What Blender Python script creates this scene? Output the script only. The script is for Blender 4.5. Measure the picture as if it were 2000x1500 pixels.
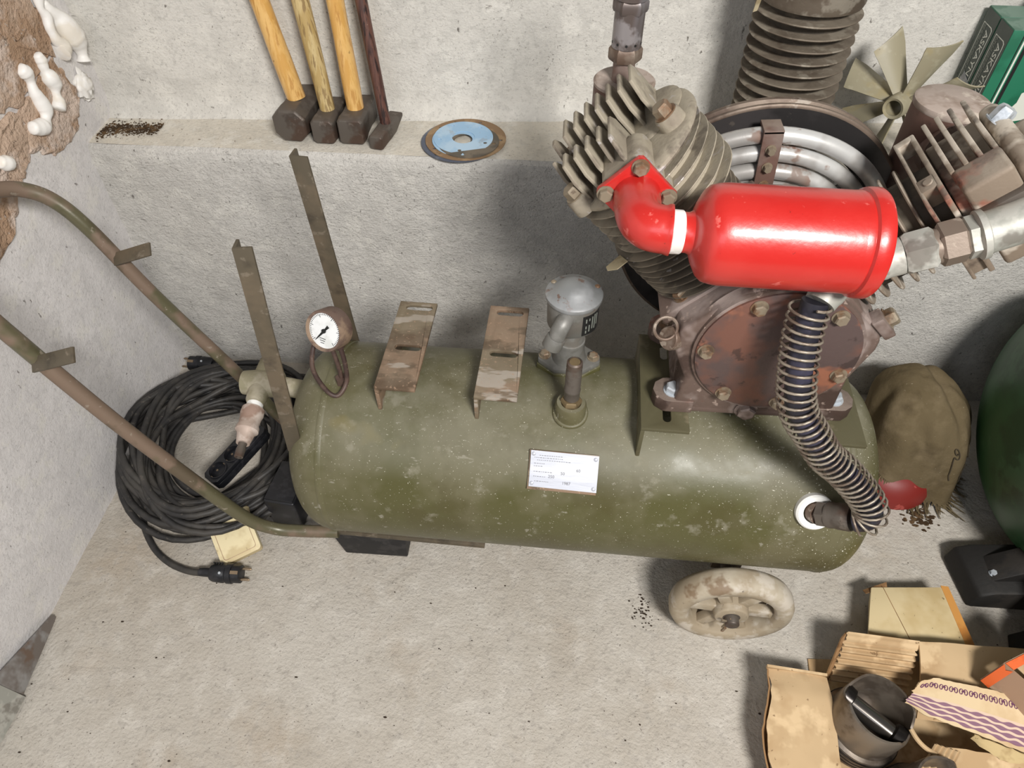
import bpy, bmesh, math, random
from math import sin, cos, pi, radians, sqrt, atan2, hypot
from mathutils import Vector as V, Matrix, noise
from mathutils.geometry import tessellate_polygon

# ------------------------------------------------------------------ reset, camera, light, exposure
for o in list(bpy.data.objects):
    bpy.data.objects.remove(o)
sc = bpy.context.scene
COL = sc.collection
random.seed(11)

cd = bpy.data.cameras.new('camera')
cam = bpy.data.objects.new('camera', cd)
COL.objects.link(cam)
sc.camera = cam
cd.sensor_width = 36.0
cd.lens = 36.0 * 1387 / 2000
cd.clip_start = 0.02
_p, _y = radians(48), radians(4.3)
_f = V((-sin(_y) * cos(_p), cos(_y) * cos(_p), -sin(_p)))
_r = V((cos(_y), sin(_y), 0))
_u = _r.cross(_f)
cam.matrix_world = Matrix(((_r.x, _u.x, -_f.x, 0), (_r.y, _u.y, -_f.y, 0), (_r.z, _u.z, -_f.z, 1.22), (0, 0, 0, 1)))

w = bpy.data.worlds.new('world')
sc.world = w
w.use_nodes = True
w.node_tree.nodes['Background'].inputs[0].default_value = (0.95, 0.97, 1.0, 1)
w.node_tree.nodes['Background'].inputs[1].default_value = 0.12


def area(name, loc, target, sx, sy, power, col):
    l = bpy.data.lights.new(name, 'AREA')
    l.shape = 'RECTANGLE'
    l.size, l.size_y = sx, sy
    l.energy = power
    l.color = col
    o = bpy.data.objects.new(name, l)
    COL.objects.link(o)
    o.location = loc
    d = V(target) - V(loc)
    o.rotation_euler = d.to_track_quat('-Z', 'Y').to_euler()
    return o


area('ceiling_light', (0.70, -0.85, 2.10), (0.2, 0.75, 0.3), 0.55, 0.28, 74, (1.0, 0.97, 0.93))
area('window_light', (-0.55, -1.3, 1.75), (-0.35, 1.1, 0.4), 0.9, 0.8, 7, (0.86, 0.90, 1.0))

vs = sc.view_settings
vs.view_transform = 'Standard'
vs.look = 'None'
vs.gamma = 1.0
vs.use_curve_mapping = False
vs.exposure = 0.0

# ------------------------------------------------------------------ materials


def S(r, g, b):
    def c(x):
        x /= 255
        return x / 12.92 if x <= 0.04045 else ((x + 0.055) / 1.055) ** 2.4
    return (c(r), c(g), c(b), 1)


class NT:
    def __init__(s, name):
        s.m = bpy.data.materials.new(name)
        s.m.use_nodes = True
        s.t = s.m.node_tree
        s.b = s.t.nodes['Principled BSDF']
        s.tc = s.n('ShaderNodeTexCoord')

    def n(s, t, **k):
        x = s.t.nodes.new(t)
        for a, v in k.items():
            setattr(x, a, v)
        return x

    def l(s, a, b):
        s.t.links.new(a, b)

    def coord(s, stretch=None, rot=None, uv=False):
        out = s.tc.outputs['UV' if uv else 'Object']
        if stretch or rot:
            mp = s.n('ShaderNodeMapping')
            mp.inputs['Scale'].default_value = stretch or (1, 1, 1)
            mp.inputs['Rotation'].default_value = rot or (0, 0, 0)
            s.l(out, mp.inputs['Vector'])
            out = mp.outputs[0]
        return out

    def noise(s, scale, detail=3, rough=0.55, stretch=None, kind='noise', dist=0.0, rot=None):
        c = s.coord(stretch, rot)
        if kind == 'voronoi':
            x = s.n('ShaderNodeTexVoronoi')
            x.inputs['Scale'].default_value = scale
            s.l(c, x.inputs['Vector'])
            return x.outputs['Distance']
        x = s.n('ShaderNodeTexNoise')
        x.inputs['Scale'].default_value = scale
        x.inputs['Detail'].default_value = detail
        x.inputs['Roughness'].default_value = rough
        x.inputs['Distortion'].default_value = dist
        s.l(c, x.inputs['Vector'])
        return x.outputs['Fac']

    def rng(s, v, lo, hi, a=0.0, b=1.0):
        x = s.n('ShaderNodeMapRange')
        s.l(v, x.inputs['Value'])
        for i, q in zip((1, 2, 3, 4), (lo, hi, a, b)):
            x.inputs[i].default_value = q
        return x.outputs[0]

    def mixc(s, f, a, b):
        x = s.n('ShaderNodeMix', data_type='RGBA')
        s.l(f, x.inputs[0])
        for v, i in ((a, 6), (b, 7)):
            if isinstance(v, tuple):
                x.inputs[i].default_value = v
            else:
                s.l(v, x.inputs[i])
        return x.outputs[2]

    def mixf(s, f, a, b):
        x = s.n('ShaderNodeMix', data_type='FLOAT')
        s.l(f, x.inputs[0])
        for v, i in ((a, 2), (b, 3)):
            if isinstance(v, (int, float)):
                x.inputs[i].default_value = v
            else:
                s.l(v, x.inputs[i])
        return x.outputs[0]

    def mul(s, a, b):
        x = s.n('ShaderNodeMath', operation='MULTIPLY')
        for i, v in enumerate((a, b)):
            if isinstance(v, (int, float)):
                x.inputs[i].default_value = v
            else:
                s.l(v, x.inputs[i])
        return x.outputs[0]

    def put(s, name, v):
        i = s.b.inputs[name]
        if isinstance(v, (int, float, tuple)):
            i.default_value = v
        else:
            s.l(v, i)


def mat(name, base, rough=0.6, metal=0.0, layers=(), bumps=(), spec=0.5, coat=0.0, dust=None):
    """layers: (colour, scale, lo, hi, {detail, stretch, kind, amt, rough, metal, mask(scale,lo,hi)}); bumps: (scale, strength, distance, {..})"""
    t = NT(name)
    c, r, m = base, rough, metal
    for col, scale, lo, hi, *o in layers:
        o = o[0] if o else {}
        if lo < 0.69:
            lo, hi = lo - 0.015, lo - 0.015 + (hi - lo) * 0.5
        else:
            lo, hi = lo - 0.035, hi - 0.035
        f = t.rng(t.noise(scale, o.get('detail', 4), o.get('nr', 0.6), o.get('stretch'), o.get('kind', 'noise'), o.get('dist', 0), o.get('rot')), lo, hi, 0, o.get('amt', 1.0))
        if 'mask' in o:
            ms, ml, mh = o['mask']
            f = t.mul(f, t.rng(t.noise(ms, 2), ml, mh))
        c = t.mixc(f, c, col)
        if 'rough' in o:
            r = t.mixf(f, r, o['rough'])
        if 'metal' in o:
            m = t.mixf(f, m, o['metal'])
    if dust:
        # settled dust: lies on upward facing surfaces
        g = t.n('ShaderNodeNewGeometry')
        sp = t.n('ShaderNodeSeparateXYZ')
        t.l(g.outputs['Normal'], sp.inputs[0])
        f = t.mul(t.rng(sp.outputs[2], dust[1], 1.0, 0, dust[2]), t.rng(t.noise(dust[3], 6, 0.65), 0.36, 0.62))
        c = t.mixc(f, c, dust[0])
        r = t.mixf(f, r, 0.85)
    t.put('Base Color', c)
    t.put('Roughness', r)
    t.put('Metallic', m)
    t.put('Specular IOR Level', spec)
    if coat:
        t.put('Coat Weight', coat)
        t.put('Coat Roughness', 0.15)
    prev = None
    for scale, st, dist, *o in bumps:
        o = o[0] if o else {}
        bn = t.n('ShaderNodeBump')
        bn.inputs['Strength'].default_value = st
        bn.inputs['Distance'].default_value = dist
        h = t.noise(scale, o.get('detail', 4), o.get('nr', 0.6), o.get('stretch'), o.get('kind', 'noise'), o.get('dist', 0), o.get('rot'))
        if 'lo' in o:
            h = t.rng(h, o['lo'], o['hi'])
        t.l(h, bn.inputs['Height'])
        if prev:
            t.l(prev, bn.inputs['Normal'])
        prev = bn.outputs[0]
    if prev:
        t.put('Normal', prev)
    return t.m


def plaster(name, a, b, speck, amt=0.8, coarse=0.004, speckamt=0.55, streak=True):
    L = [(b, 5, 0.36, 0.95, {'amt': amt}), (tuple(x * 0.8 for x in a[:3]) + (1,), 38, 0.5, 0.72, {'amt': 0.5, 'detail': 6}),
         (S(225, 222, 214), 22, 0.56, 0.7, {'amt': 0.45, 'detail': 5}),
         (speck, 230, 0.69, 0.73, {'amt': speckamt, 'detail': 2, 'mask': (9, 0.40, 0.55)}),
         (speck, 90, 0.72, 0.77, {'amt': 0.75, 'detail': 3, 'stretch': (1, 1, 0.6)}), (tuple(x * 0.72 for x in a[:3]) + (1,), 160, 0.58, 0.68, {'amt': 0.55, 'detail': 4})]
    B = [(14, 0.35, coarse * 2, {'detail': 3}), (85, 0.8, coarse * 0.8, {'detail': 6, 'nr': 0.7}), (240, 0.9, coarse * 0.35, {'detail': 4})]
    if streak:
        L.append((speck, 45, 0.70, 0.76, {'amt': 0.5, 'stretch': (1, 1, 3), 'rot': (0, 0.7, 0), 'dist': 1.0}))
        B.append((40, 0.3, coarse * 0.7, {'stretch': (1, 1, 3.2), 'rot': (0, 0.6, 0.2), 'detail': 5, 'dist': 1.2}))
    return mat(name, a, 0.92, 0, L, B, spec=0.25)


M = {}
M['wall_up'] = plaster('wall_plaster_upper', S(212, 209, 202), S(200, 197, 190), S(70, 62, 54), coarse=0.0035, speckamt=0.5)
M['wall_low'] = plaster('wall_plaster_lower', S(212, 209, 203), S(198, 195, 189), S(72, 66, 60), coarse=0.007, speckamt=0.6)
M['wall_left'] = plaster('wall_plaster_left', S(226, 223, 222), S(212, 209, 208), S(95, 88, 84), coarse=0.002, speckamt=0.35, streak=False)
M['ledge'] = plaster('ledge_plaster', S(214, 208, 196), S(203, 196, 182), S(110, 95, 78), coarse=0.003, speckamt=0.4, streak=False)
M['floor'] = mat('floor_concrete', S(190, 184, 174), 0.92, 0, [
    (S(176, 168, 156), 3, 0.42, 0.9), (S(168, 152, 132), 5.5, 0.57, 0.85, {'amt': 0.4}),
    (S(214, 209, 200), 30, 0.52, 0.8, {'amt': 0.4, 'detail': 6}), (S(150, 143, 134), 60, 0.56, 0.72, {'amt': 0.4, 'detail': 6}),
    (S(84, 74, 64), 240, 0.70, 0.77, {'amt': 0.7, 'detail': 2}), (S(60, 52, 45), 75, 0.76, 0.79, {'amt': 0.85, 'detail': 3})],
    [(45, 0.6, 0.005, {'detail': 6}), (170, 0.9, 0.003, {'detail': 6})], spec=0.2)
M['clay'] = mat('raw_clay_block', S(194, 170, 150), 0.95, 0, [(S(168, 140, 116), 6, 0.48, 0.62), (S(212, 196, 184), 12, 0.52, 0.7, {'amt': 0.8}),
    (S(112, 86, 66), 60, 0.64, 0.72, {'amt': 0.5}), (S(200, 196, 192), 90, 0.66, 0.72, {'amt': 0.6})], [(30, 0.8, 0.008), (120, 0.9, 0.004)], spec=0.2)
M['foam'] = mat('white_expanding_foam', S(244, 242, 238), 0.45, 0, [(S(228, 218, 200), 14, 0.55, 0.75, {'amt': 0.6})], [(60, 0.15, 0.002)], spec=0.4)
M['olive'] = mat('olive_drab_paint', S(78, 76, 43), 0.38, 0, [
    (S(104, 99, 76), 5, 0.45, 0.66, {'amt': 0.65, 'rough': 0.6}), (S(72, 67, 36), 9, 0.52, 0.7, {'amt': 0.6}),
    (S(142, 138, 122), 22, 0.62, 0.78, {'amt': 0.5, 'detail': 7, 'rough': 0.75}), (S(152, 148, 134), 50, 0.66, 0.75, {'amt': 0.55, 'stretch': (1, 3, 1), 'rot': (0, 0.6, 0), 'rough': 0.8}),
    (S(120, 105, 40), 3.2, 0.66, 0.74, {'amt': 0.5}), (S(225, 222, 205), 330, 0.745, 0.77, {'amt': 0.8, 'detail': 1, 'mask': (2.2, 0.50, 0.60)}), (S(210, 206, 190), 420, 0.76, 0.79, {'amt': 0.7, 'detail': 1})],
    [(120, 0.15, 0.0008), (8, 0.2, 0.004)], spec=0.55, dust=(S(130, 127, 110), 0.5, 0.6, 7))
M['olive_bar'] = mat('worn_olive_bar', S(84, 76, 62), 0.55, 0.1, [(S(110, 96, 78), 14, 0.45, 0.8, {'amt': 0.6}), (S(52, 46, 38), 22, 0.56, 0.8, {'amt': 0.6}),
    (S(122, 112, 98), 60, 0.6, 0.72, {'amt': 0.6})], [(150, 0.3, 0.0008)])
M['tube_paint'] = mat('olive_handle_paint', S(92, 88, 66), 0.35, 0.1, [(S(122, 102, 88), 7, 0.48, 0.62, {'amt': 0.85, 'rough': 0.65}), (S(66, 62, 42), 12, 0.55, 0.7, {'amt': 0.6}),
    (S(150, 140, 126), 70, 0.66, 0.74, {'amt': 0.6})], [(160, 0.2, 0.0006)])
M['bracket'] = mat('rusted_bracket_steel', S(124, 112, 92), 0.6, 0.25, [(S(138, 114, 94), 9, 0.48, 0.62, {'amt': 0.9, 'stretch': (0.6, 1, 1)}), (S(88, 72, 56), 15, 0.54, 0.64, {'amt': 0.85, 'stretch': (0.5, 1, 1)}),
    (S(176, 168, 158), 17, 0.57, 0.63, {'amt': 0.8, 'stretch': (0.4, 1.2, 1)}), (S(176, 146, 122), 180, 0.62, 0.7, {'amt': 0.6})], [(140, 0.4, 0.001)], dust=(S(150, 138, 120), 0.6, 0.4, 12))
M['bracket_green'] = mat('olive_bracket_paint', S(84, 80, 58), 0.55, 0.1, [(S(130, 120, 98), 16, 0.52, 0.7, {'amt': 0.7}), (S(70, 64, 40), 8, 0.55, 0.7, {'amt': 0.6})], [(140, 0.3, 0.0008)])
M['red'] = mat('red_gloss_paint', S(184, 34, 29), 0.33, 0, [(S(190, 46, 40), 9, 0.45, 0.7, {'amt': 0.5}), (S(228, 120, 112), 50, 0.66, 0.74, {'amt': 0.5, 'rough': 0.5}), (S(120, 30, 26), 220, 0.74, 0.78, {'amt': 0.7})],
    [(14, 0.18, 0.006), (90, 0.2, 0.0012)], spec=0.6, coat=0.3)
M['cast'] = mat('dusty_cast_iron', S(128, 118, 104), 0.75, 0.15, [(S(158, 149, 132), 16, 0.44, 0.62, {'amt': 0.85}), (S(78, 68, 60), 22, 0.56, 0.7, {'amt': 0.8}),
    (S(190, 184, 182), 40, 0.63, 0.72, {'amt': 0.75, 'rough': 0.5, 'metal': 0.5})], [(170, 0.45, 0.0012)], dust=(S(176, 167, 148), 0.3, 0.8, 14))
M['fin_dark'] = mat('grimy_shaded_fin', S(98, 90, 78), 0.75, 0.15, [(S(134, 124, 108), 18, 0.48, 0.64, {'amt': 0.8}), (S(58, 50, 44), 14, 0.55, 0.7, {'amt': 0.8}),
    (S(190, 186, 184), 60, 0.66, 0.74, {'amt': 0.6})], [(170, 0.4, 0.001)])  # grime patches; base darkened too, painting shadow into the lower fins
M['cast_cream'] = mat('cream_worn_casting', S(126, 112, 97), 0.65, 0.15, [(S(198, 188, 174), 13, 0.53, 0.66, {'amt': 0.8}), (S(146, 84, 66), 9, 0.60, 0.70, {'amt': 0.8}),
    (S(70, 58, 50), 18, 0.58, 0.7, {'amt': 0.8})], [(150, 0.4, 0.0012)], dust=(S(206, 197, 182), 0.45, 0.55, 14))
M['cast_brown'] = mat('rusty_red_casting', S(104, 87, 79), 0.55, 0.2, [(S(168, 154, 148), 8, 0.50, 0.66, {'amt': 0.85, 'metal': 0.4}), (S(140, 84, 70), 7, 0.58, 0.7, {'amt': 0.8}),
    (S(66, 50, 44), 12, 0.53, 0.66, {'amt': 0.9}), (S(196, 176, 164), 70, 0.64, 0.72, {'amt': 0.5})], [(110, 0.5, 0.0015)], dust=(S(150, 136, 124), 0.4, 0.6, 12))
M['cover'] = mat('rust_red_cover_plate', S(116, 80, 68), 0.5, 0.25, [(S(88, 74, 72), 7, 0.42, 0.6, {'amt': 0.95}), (S(164, 106, 80), 10, 0.58, 0.7, {'amt': 0.8}),
    (S(58, 46, 44), 30, 0.6, 0.7, {'amt': 0.7}), (S(170, 162, 164), 5, 0.60, 0.74, {'amt': 0.6})], [(120, 0.4, 0.001)])
M['pot'] = mat('brown_silver_pot', S(128, 112, 104), 0.45, 0.25, [(S(104, 76, 66), 9, 0.48, 0.64, {'amt': 0.85, 'rough': 0.6}), (S(168, 158, 150), 6, 0.55, 0.7, {'amt': 0.8}), (S(72, 56, 50), 26, 0.6, 0.72, {'amt': 0.8})], [(90, 0.4, 0.0015)], dust=(S(160, 146, 130), 0.5, 0.6, 12))
M['pot_top'] = mat('dusty_pot_lid', S(166, 152, 142), 0.85, 0.05, [(S(140, 124, 112), 14, 0.5, 0.66), (S(205, 194, 180), 26, 0.58, 0.7, {'amt': 0.7})], [(90, 0.4, 0.0015)])
M['iron_black'] = mat('black_flywheel_iron', S(42, 40, 40), 0.45, 0.25, [(S(66, 62, 62), 9, 0.5, 0.7, {'amt': 0.7}), (S(98, 90, 82), 40, 0.66, 0.74, {'amt': 0.5})], [(90, 0.25, 0.001)])
M['rim_brown'] = mat('worn_belt_rim', S(112, 98, 86), 0.5, 0.4, [(S(82, 66, 56), 11, 0.48, 0.65), (S(150, 142, 132), 40, 0.6, 0.72, {'amt': 0.6})], [(120, 0.25, 0.0008)])
M['silver_tube'] = mat('silver_painted_tube', S(196, 196, 194), 0.38, 0.25, [(S(118, 84, 66), 16, 0.57, 0.64, {'amt': 0.9, 'metal': 0.1, 'rough': 0.7}), (S(140, 134, 128), 9, 0.5, 0.68, {'amt': 0.6})], [(120, 0.25, 0.0008)])
M['galv'] = mat('dull_galvanised_steel', S(160, 160, 152), 0.5, 0.25, [(S(186, 184, 176), 30, 0.5, 0.66, {'amt': 0.7}), (S(112, 106, 98), 18, 0.58, 0.7, {'amt': 0.7})], [(170, 0.25, 0.0008)])
M['hexbrown'] = mat('brown_fitting_steel', S(130, 116, 104), 0.5, 0.3, [(S(100, 82, 70), 20, 0.48, 0.66), (S(176, 164, 150), 60, 0.6, 0.7, {'amt': 0.6})], [(170, 0.3, 0.0008)])
M['boltm'] = mat('grimy_bolt_steel', S(138, 126, 108), 0.45, 0.3, [(S(120, 88, 62), 25, 0.5, 0.65, {'amt': 0.8}), (S(88, 78, 68), 50, 0.58, 0.7, {'amt': 0.7})], [(200, 0.2, 0.0005)])
M['zinc'] = mat('bright_zinc_bolt', S(190, 196, 202), 0.35, 0.4, [(S(140, 146, 152), 40, 0.5, 0.7)], [(200, 0.15, 0.0004)])
M['steel_dark'] = mat('dark_forged_steel', S(98, 91, 84), 0.5, 0.4, [(S(76, 67, 60), 18, 0.5, 0.66, {'amt': 0.9}), (S(122, 114, 106), 40, 0.62, 0.72, {'amt': 0.7}), (S(88, 66, 54), 9, 0.58, 0.7, {'amt': 0.6})], [(120, 0.3, 0.0012)], dust=(S(120, 110, 102), 0.5, 0.5, 14))
M['steel_tube'] = mat('grey_steel_sleeve', S(120, 116, 118), 0.38, 0.4, [(S(98, 88, 84), 14, 0.48, 0.66, {'stretch': (1, 1, 0.3)}), (S(170, 166, 168), 22, 0.6, 0.72, {'amt': 0.6})], [(160, 0.2, 0.0005)])
M['switch'] = mat('grey_switch_casing', S(118, 117, 112), 0.5, 0.3, [(S(138, 137, 133), 24, 0.5, 0.66, {'amt': 0.7}), (S(118, 112, 104), 16, 0.58, 0.7, {'amt': 0.7})], [(200, 0.35, 0.0006)])
M['switch_lid'] = mat('chipped_switch_lid', S(132, 134, 134), 0.42, 0.2, [(S(112, 92, 82), 55, 0.64, 0.67, {'amt': 0.95}), (S(164, 166, 168), 12, 0.5, 0.7, {'amt': 0.6})], [(200, 0.2, 0.0005)])
M['brass'] = mat('dull_brass_fitting', S(140, 122, 92), 0.45, 0.6, [(S(108, 94, 70), 30, 0.5, 0.66)], [(200, 0.2, 0.0005)])
M['tee'] = mat('overpainted_tee_fitting', S(138, 132, 108), 0.7, 0.1, [(S(166, 158, 140), 20, 0.5, 0.66, {'amt': 0.8}), (S(112, 104, 74), 10, 0.55, 0.7, {'amt': 0.7})], [(100, 0.35, 0.0012)])
M['coupling'] = mat('pinkish_dusty_coupling', S(176, 158, 146), 0.6, 0.2, [(S(200, 186, 176), 22, 0.5, 0.66), (S(140, 110, 94), 14, 0.58, 0.7, {'amt': 0.8})], [(140, 0.3, 0.001)])
M['ptfe'] = mat('white_sealing_tape', S(240, 240, 238), 0.5, 0, [(S(216, 214, 208), 60, 0.55, 0.7)], [(120, 0.2, 0.0008)])
M['whitering'] = mat('white_painted_washer', S(232, 232, 228), 0.5, 0, [(S(120, 116, 110), 70, 0.66, 0.72, {'amt': 0.8})], [(140, 0.3, 0.0008)])
M['gauge'] = mat('rusty_gauge_case', S(114, 94, 84), 0.6, 0.2, [(S(150, 128, 108), 20, 0.48, 0.64), (S(96, 74, 68), 30, 0.56, 0.7)], [(160, 0.35, 0.0008)])
M['dial'] = mat('white_gauge_dial', S(232, 234, 234), 0.35, 0, [(S(216, 218, 216), 40, 0.5, 0.7)])
M['ink'] = mat('black_print', S(28, 28, 28), 0.5)
M['ink_grey'] = mat('grey_stamped_mark', S(110, 110, 114), 0.5, 0.2)
M['alu'] = mat('bright_aluminium_plate', S(200, 202, 208), 0.42, 0.3, [(S(184, 187, 196), 12, 0.45, 0.65, {'stretch': (0.3, 2, 2)})], [(40, 0.25, 0.0015, {'stretch': (0.3, 2, 2)})])
M['rubber'] = mat('black_rubber', S(26, 26, 28), 0.6, 0, [(S(54, 52, 52), 40, 0.55, 0.7, {'amt': 0.6})], [(160, 0.25, 0.0008)], dust=(S(90, 86, 80), 0.5, 0.3, 14))
M['hose'] = mat('black_hose_rubber', S(34, 33, 42), 0.4, 0, [(S(60, 58, 76), 20, 0.5, 0.7, {'amt': 0.7})], [(130, 0.3, 0.001)])
M['spring'] = mat('spring_wire_steel', S(150, 140, 126), 0.42, 0.35, [(S(112, 98, 86), 40, 0.5, 0.66)])
M['wheel'] = mat('grimy_grey_rubber_wheel', S(176, 166, 148), 0.7, 0, [(S(152, 138, 116), 9, 0.46, 0.64, {'amt': 0.9}), (S(194, 186, 174), 20, 0.55, 0.7, {'amt': 0.7}), (S(112, 88, 62), 14, 0.63, 0.74, {'amt': 0.75}), (S(70, 60, 50), 120, 0.7, 0.76, {'amt': 0.7})], [(90, 0.3, 0.0015)])
M['cable'] = mat('black_rubber_cable', S(40, 39, 39), 0.55, 0, [(S(66, 63, 59), 14, 0.46, 0.85, {'amt': 0.9}), (S(28, 27, 27), 20, 0.55, 0.7, {'amt': 0.7}), (S(96, 90, 82), 90, 0.64, 0.74, {'amt': 0.5})], [(160, 0.2, 0.0006)])
M['black_plastic'] = mat('black_plastic', S(24, 25, 29), 0.42, 0, [(S(40, 40, 44), 40, 0.55, 0.7)], [(200, 0.15, 0.0005)])
M['pin'] = mat('brass_plug_pin', S(150, 132, 110), 0.35, 0.8)
M['cream_plastic'] = mat('aged_cream_plastic', S(226, 212, 172), 0.5, 0, [(S(206, 188, 146), 14, 0.5, 0.68), (S(170, 150, 116), 60, 0.66, 0.73, {'amt': 0.6})], [(120, 0.15, 0.0006)])
M['wood_light'] = mat('varnished_ash_handle', S(208, 160, 88), 0.32, 0, [(S(222, 180, 112), 10, 0.45, 0.62, {'stretch': (6, 6, 0.6)}), (S(178, 126, 62), 22, 0.55, 0.7, {'stretch': (5, 5, 0.5), 'amt': 0.7}), (S(96, 66, 40), 60, 0.72, 0.76, {'amt': 0.8})], [(60, 0.12, 0.0008, {'stretch': (5, 5, 0.5)})], coat=0.2)
M['wood_olive'] = mat('weathered_ash_handle', S(176, 150, 96), 0.55, 0, [(S(196, 174, 124), 12, 0.45, 0.62, {'stretch': (6, 6, 0.5)}), (S(128, 102, 62), 26, 0.54, 0.68, {'stretch': (6, 6, 0.4), 'amt': 0.8})], [(80, 0.3, 0.001, {'stretch': (6, 6, 0.4)})])
M['wood_dark'] = mat('dark_stained_handle', S(74, 48, 42), 0.45, 0, [(S(96, 64, 54), 14, 0.45, 0.62, {'stretch': (6, 6, 0.5)}), (S(44, 30, 28), 24, 0.55, 0.7, {'stretch': (6, 6, 0.5)}), (S(160, 130, 110), 60, 0.72, 0.76, {'amt': 0.6})], [(80, 0.2, 0.0008, {'stretch': (6, 6, 0.4)})])
M['gk_brown'] = mat('brown_gasket_fibre', S(134, 108, 80), 0.8, 0, [(S(154, 128, 96), 26, 0.5, 0.66), (S(96, 74, 54), 60, 0.62, 0.72, {'amt': 0.7})], [(160, 0.3, 0.0006)])
M['gk_blue'] = mat('blue_gasket_sheet', S(150, 184, 212), 0.6, 0, [(S(172, 198, 218), 14, 0.48, 0.66), (S(150, 160, 170), 40, 0.6, 0.72, {'amt': 0.6})], [(140, 0.15, 0.0005)])
M['gk_dark'] = mat('dark_gasket_sheet', S(88, 82, 72), 0.7, 0, [(S(112, 102, 88), 18, 0.5, 0.66)], [(140, 0.2, 0.0005)])
M['gk_slate'] = mat('slate_gasket_sheet', S(84, 90, 104), 0.6, 0, [(S(120, 124, 130), 22, 0.5, 0.68)], [(140, 0.2, 0.0005)])
M['fin_old'] = mat('brown_grey_old_iron', S(112, 101, 88), 0.6, 0.3, [(S(92, 80, 68), 10, 0.46, 0.62, {'amt': 0.9}), (S(160, 152, 138), 24, 0.56, 0.7, {'amt': 0.7})], [(120, 0.4, 0.0012)], dust=(S(150, 140, 124), 0.3, 0.6, 14))
M['fan'] = mat('yellowed_fan_plastic', S(148, 141, 118), 0.5, 0, [(S(154, 140, 100), 9, 0.5, 0.66, {'amt': 0.8}), (S(176, 170, 148), 16, 0.55, 0.7, {'amt': 0.6}), (S(92, 76, 50), 50, 0.68, 0.75, {'amt': 0.6})], [(100, 0.15, 0.0008)])
M['gbox'] = mat('green_box_print', S(28, 98, 72), 0.4, 0, [(S(36, 112, 84), 12, 0.45, 0.65)], [(90, 0.06, 0.0006)])
M['gbox_dark'] = mat('dark_green_box_print', S(42, 56, 48), 0.4, 0, [(S(52, 66, 57), 14, 0.45, 0.65)], [(90, 0.06, 0.0006)])
M['gbox_top'] = mat('dusty_green_box_top', S(88, 120, 104), 0.6, 0, [(S(112, 138, 124), 20, 0.5, 0.66)])
M['print_white'] = mat('white_print', S(214, 216, 206), 0.5)
M['print_grey'] = mat('grey_print', S(128, 132, 124), 0.5)
M['print_orange'] = mat('green_orange_print', S(70, 110, 40), 0.5)
M['tape'] = mat('dull_clear_tape', S(120, 124, 126), 0.25, 0, [(S(150, 152, 154), 30, 0.5, 0.66)], [(50, 0.3, 0.001)])
M['card'] = mat('brown_cardboard', S(188, 162, 126), 0.85, 0, [(S(174, 146, 110), 8, 0.45, 0.65), (S(212, 186, 148), 14, 0.55, 0.7, {'amt': 0.7}), (S(110, 84, 58), 90, 0.68, 0.75, {'amt': 0.7})], [(60, 0.2, 0.001), (160, 0.2, 0.0006)], spec=0.2)
M['card_dark'] = mat('cardboard_inner_ply', S(150, 116, 80), 0.9, 0, [(S(122, 92, 62), 20, 0.5, 0.66)], [(100, 0.3, 0.001)], spec=0.2)
M['card_cream'] = mat('stained_cream_card', S(204, 186, 146), 0.8, 0, [(S(188, 166, 122), 7, 0.45, 0.65), (S(140, 112, 74), 16, 0.6, 0.74, {'amt': 0.6}), (S(70, 54, 36), 110, 0.71, 0.76, {'amt': 0.8})], [(60, 0.15, 0.001)], spec=0.25)
M['amber_tape'] = mat('amber_packing_tape', S(196, 140, 74), 0.4, 0, [(S(176, 118, 58), 14, 0.5, 0.66)])
M['orange'] = mat('orange_box_print', S(222, 104, 52), 0.5, 0, [(S(206, 88, 40), 20, 0.5, 0.66)])
M['box_grey'] = mat('brownish_box_side', S(158, 128, 104), 0.7, 0, [(S(176, 150, 124), 20, 0.5, 0.66)], [(60, 0.15, 0.0008)])
M['purple'] = mat('purple_print', S(116, 72, 104), 0.8, spec=0.2)
M['piston'] = mat('oily_piston_metal', S(128, 118, 106), 0.36, 0.5, [(S(96, 86, 76), 9, 0.46, 0.64), (S(126, 118, 110), 20, 0.56, 0.7, {'amt': 0.7})], [(140, 0.15, 0.0006)])
M['piston_dark'] = mat('oily_black_metal', S(40, 36, 34), 0.28, 0.6, [(S(64, 58, 54), 20, 0.5, 0.68)])
M['pinsteel'] = mat('polished_gudgeon_pin', S(128, 122, 116), 0.18, 0.9)
M['rag'] = mat('filthy_brown_cloth', S(100, 88, 66), 0.95, 0, [(S(88, 76, 54), 8, 0.46, 0.95), (S(132, 118, 94), 16, 0.52, 0.9, {'amt': 0.5}), (S(62, 52, 38), 14, 0.58, 0.9, {'amt': 0.5}), (S(190, 180, 160), 160, 0.74, 0.78, {'amt': 0.7})], [(50, 0.5, 0.004), (240, 0.35, 0.0008)], spec=0.1)
M['embroid'] = mat('dark_embroidery_thread', S(66, 57, 42), 0.9)
M['bowl'] = mat('dull_red_enamel', S(122, 36, 32), 0.5, 0, [(S(122, 36, 30), 9, 0.46, 0.66), (S(180, 84, 76), 40, 0.64, 0.73, {'amt': 0.6})], [(90, 0.15, 0.001)])
M['green_tank'] = mat('green_tank_enamel', S(40, 82, 48), 0.4, 0, [(S(32, 66, 38), 5, 0.46, 0.64), (S(60, 100, 66), 12, 0.56, 0.7, {'amt': 0.6})], [(14, 0.1, 0.004), (120, 0.15, 0.0006)])
M['dark_iron'] = mat('dark_shaded_iron', S(25, 23, 21), 0.7, 0.1, [(S(38, 34, 30), 16, 0.5, 0.66)], [(90, 0.4, 0.0015)])  # near-black base puts the shadow on the tank's foot into the colour
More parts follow.
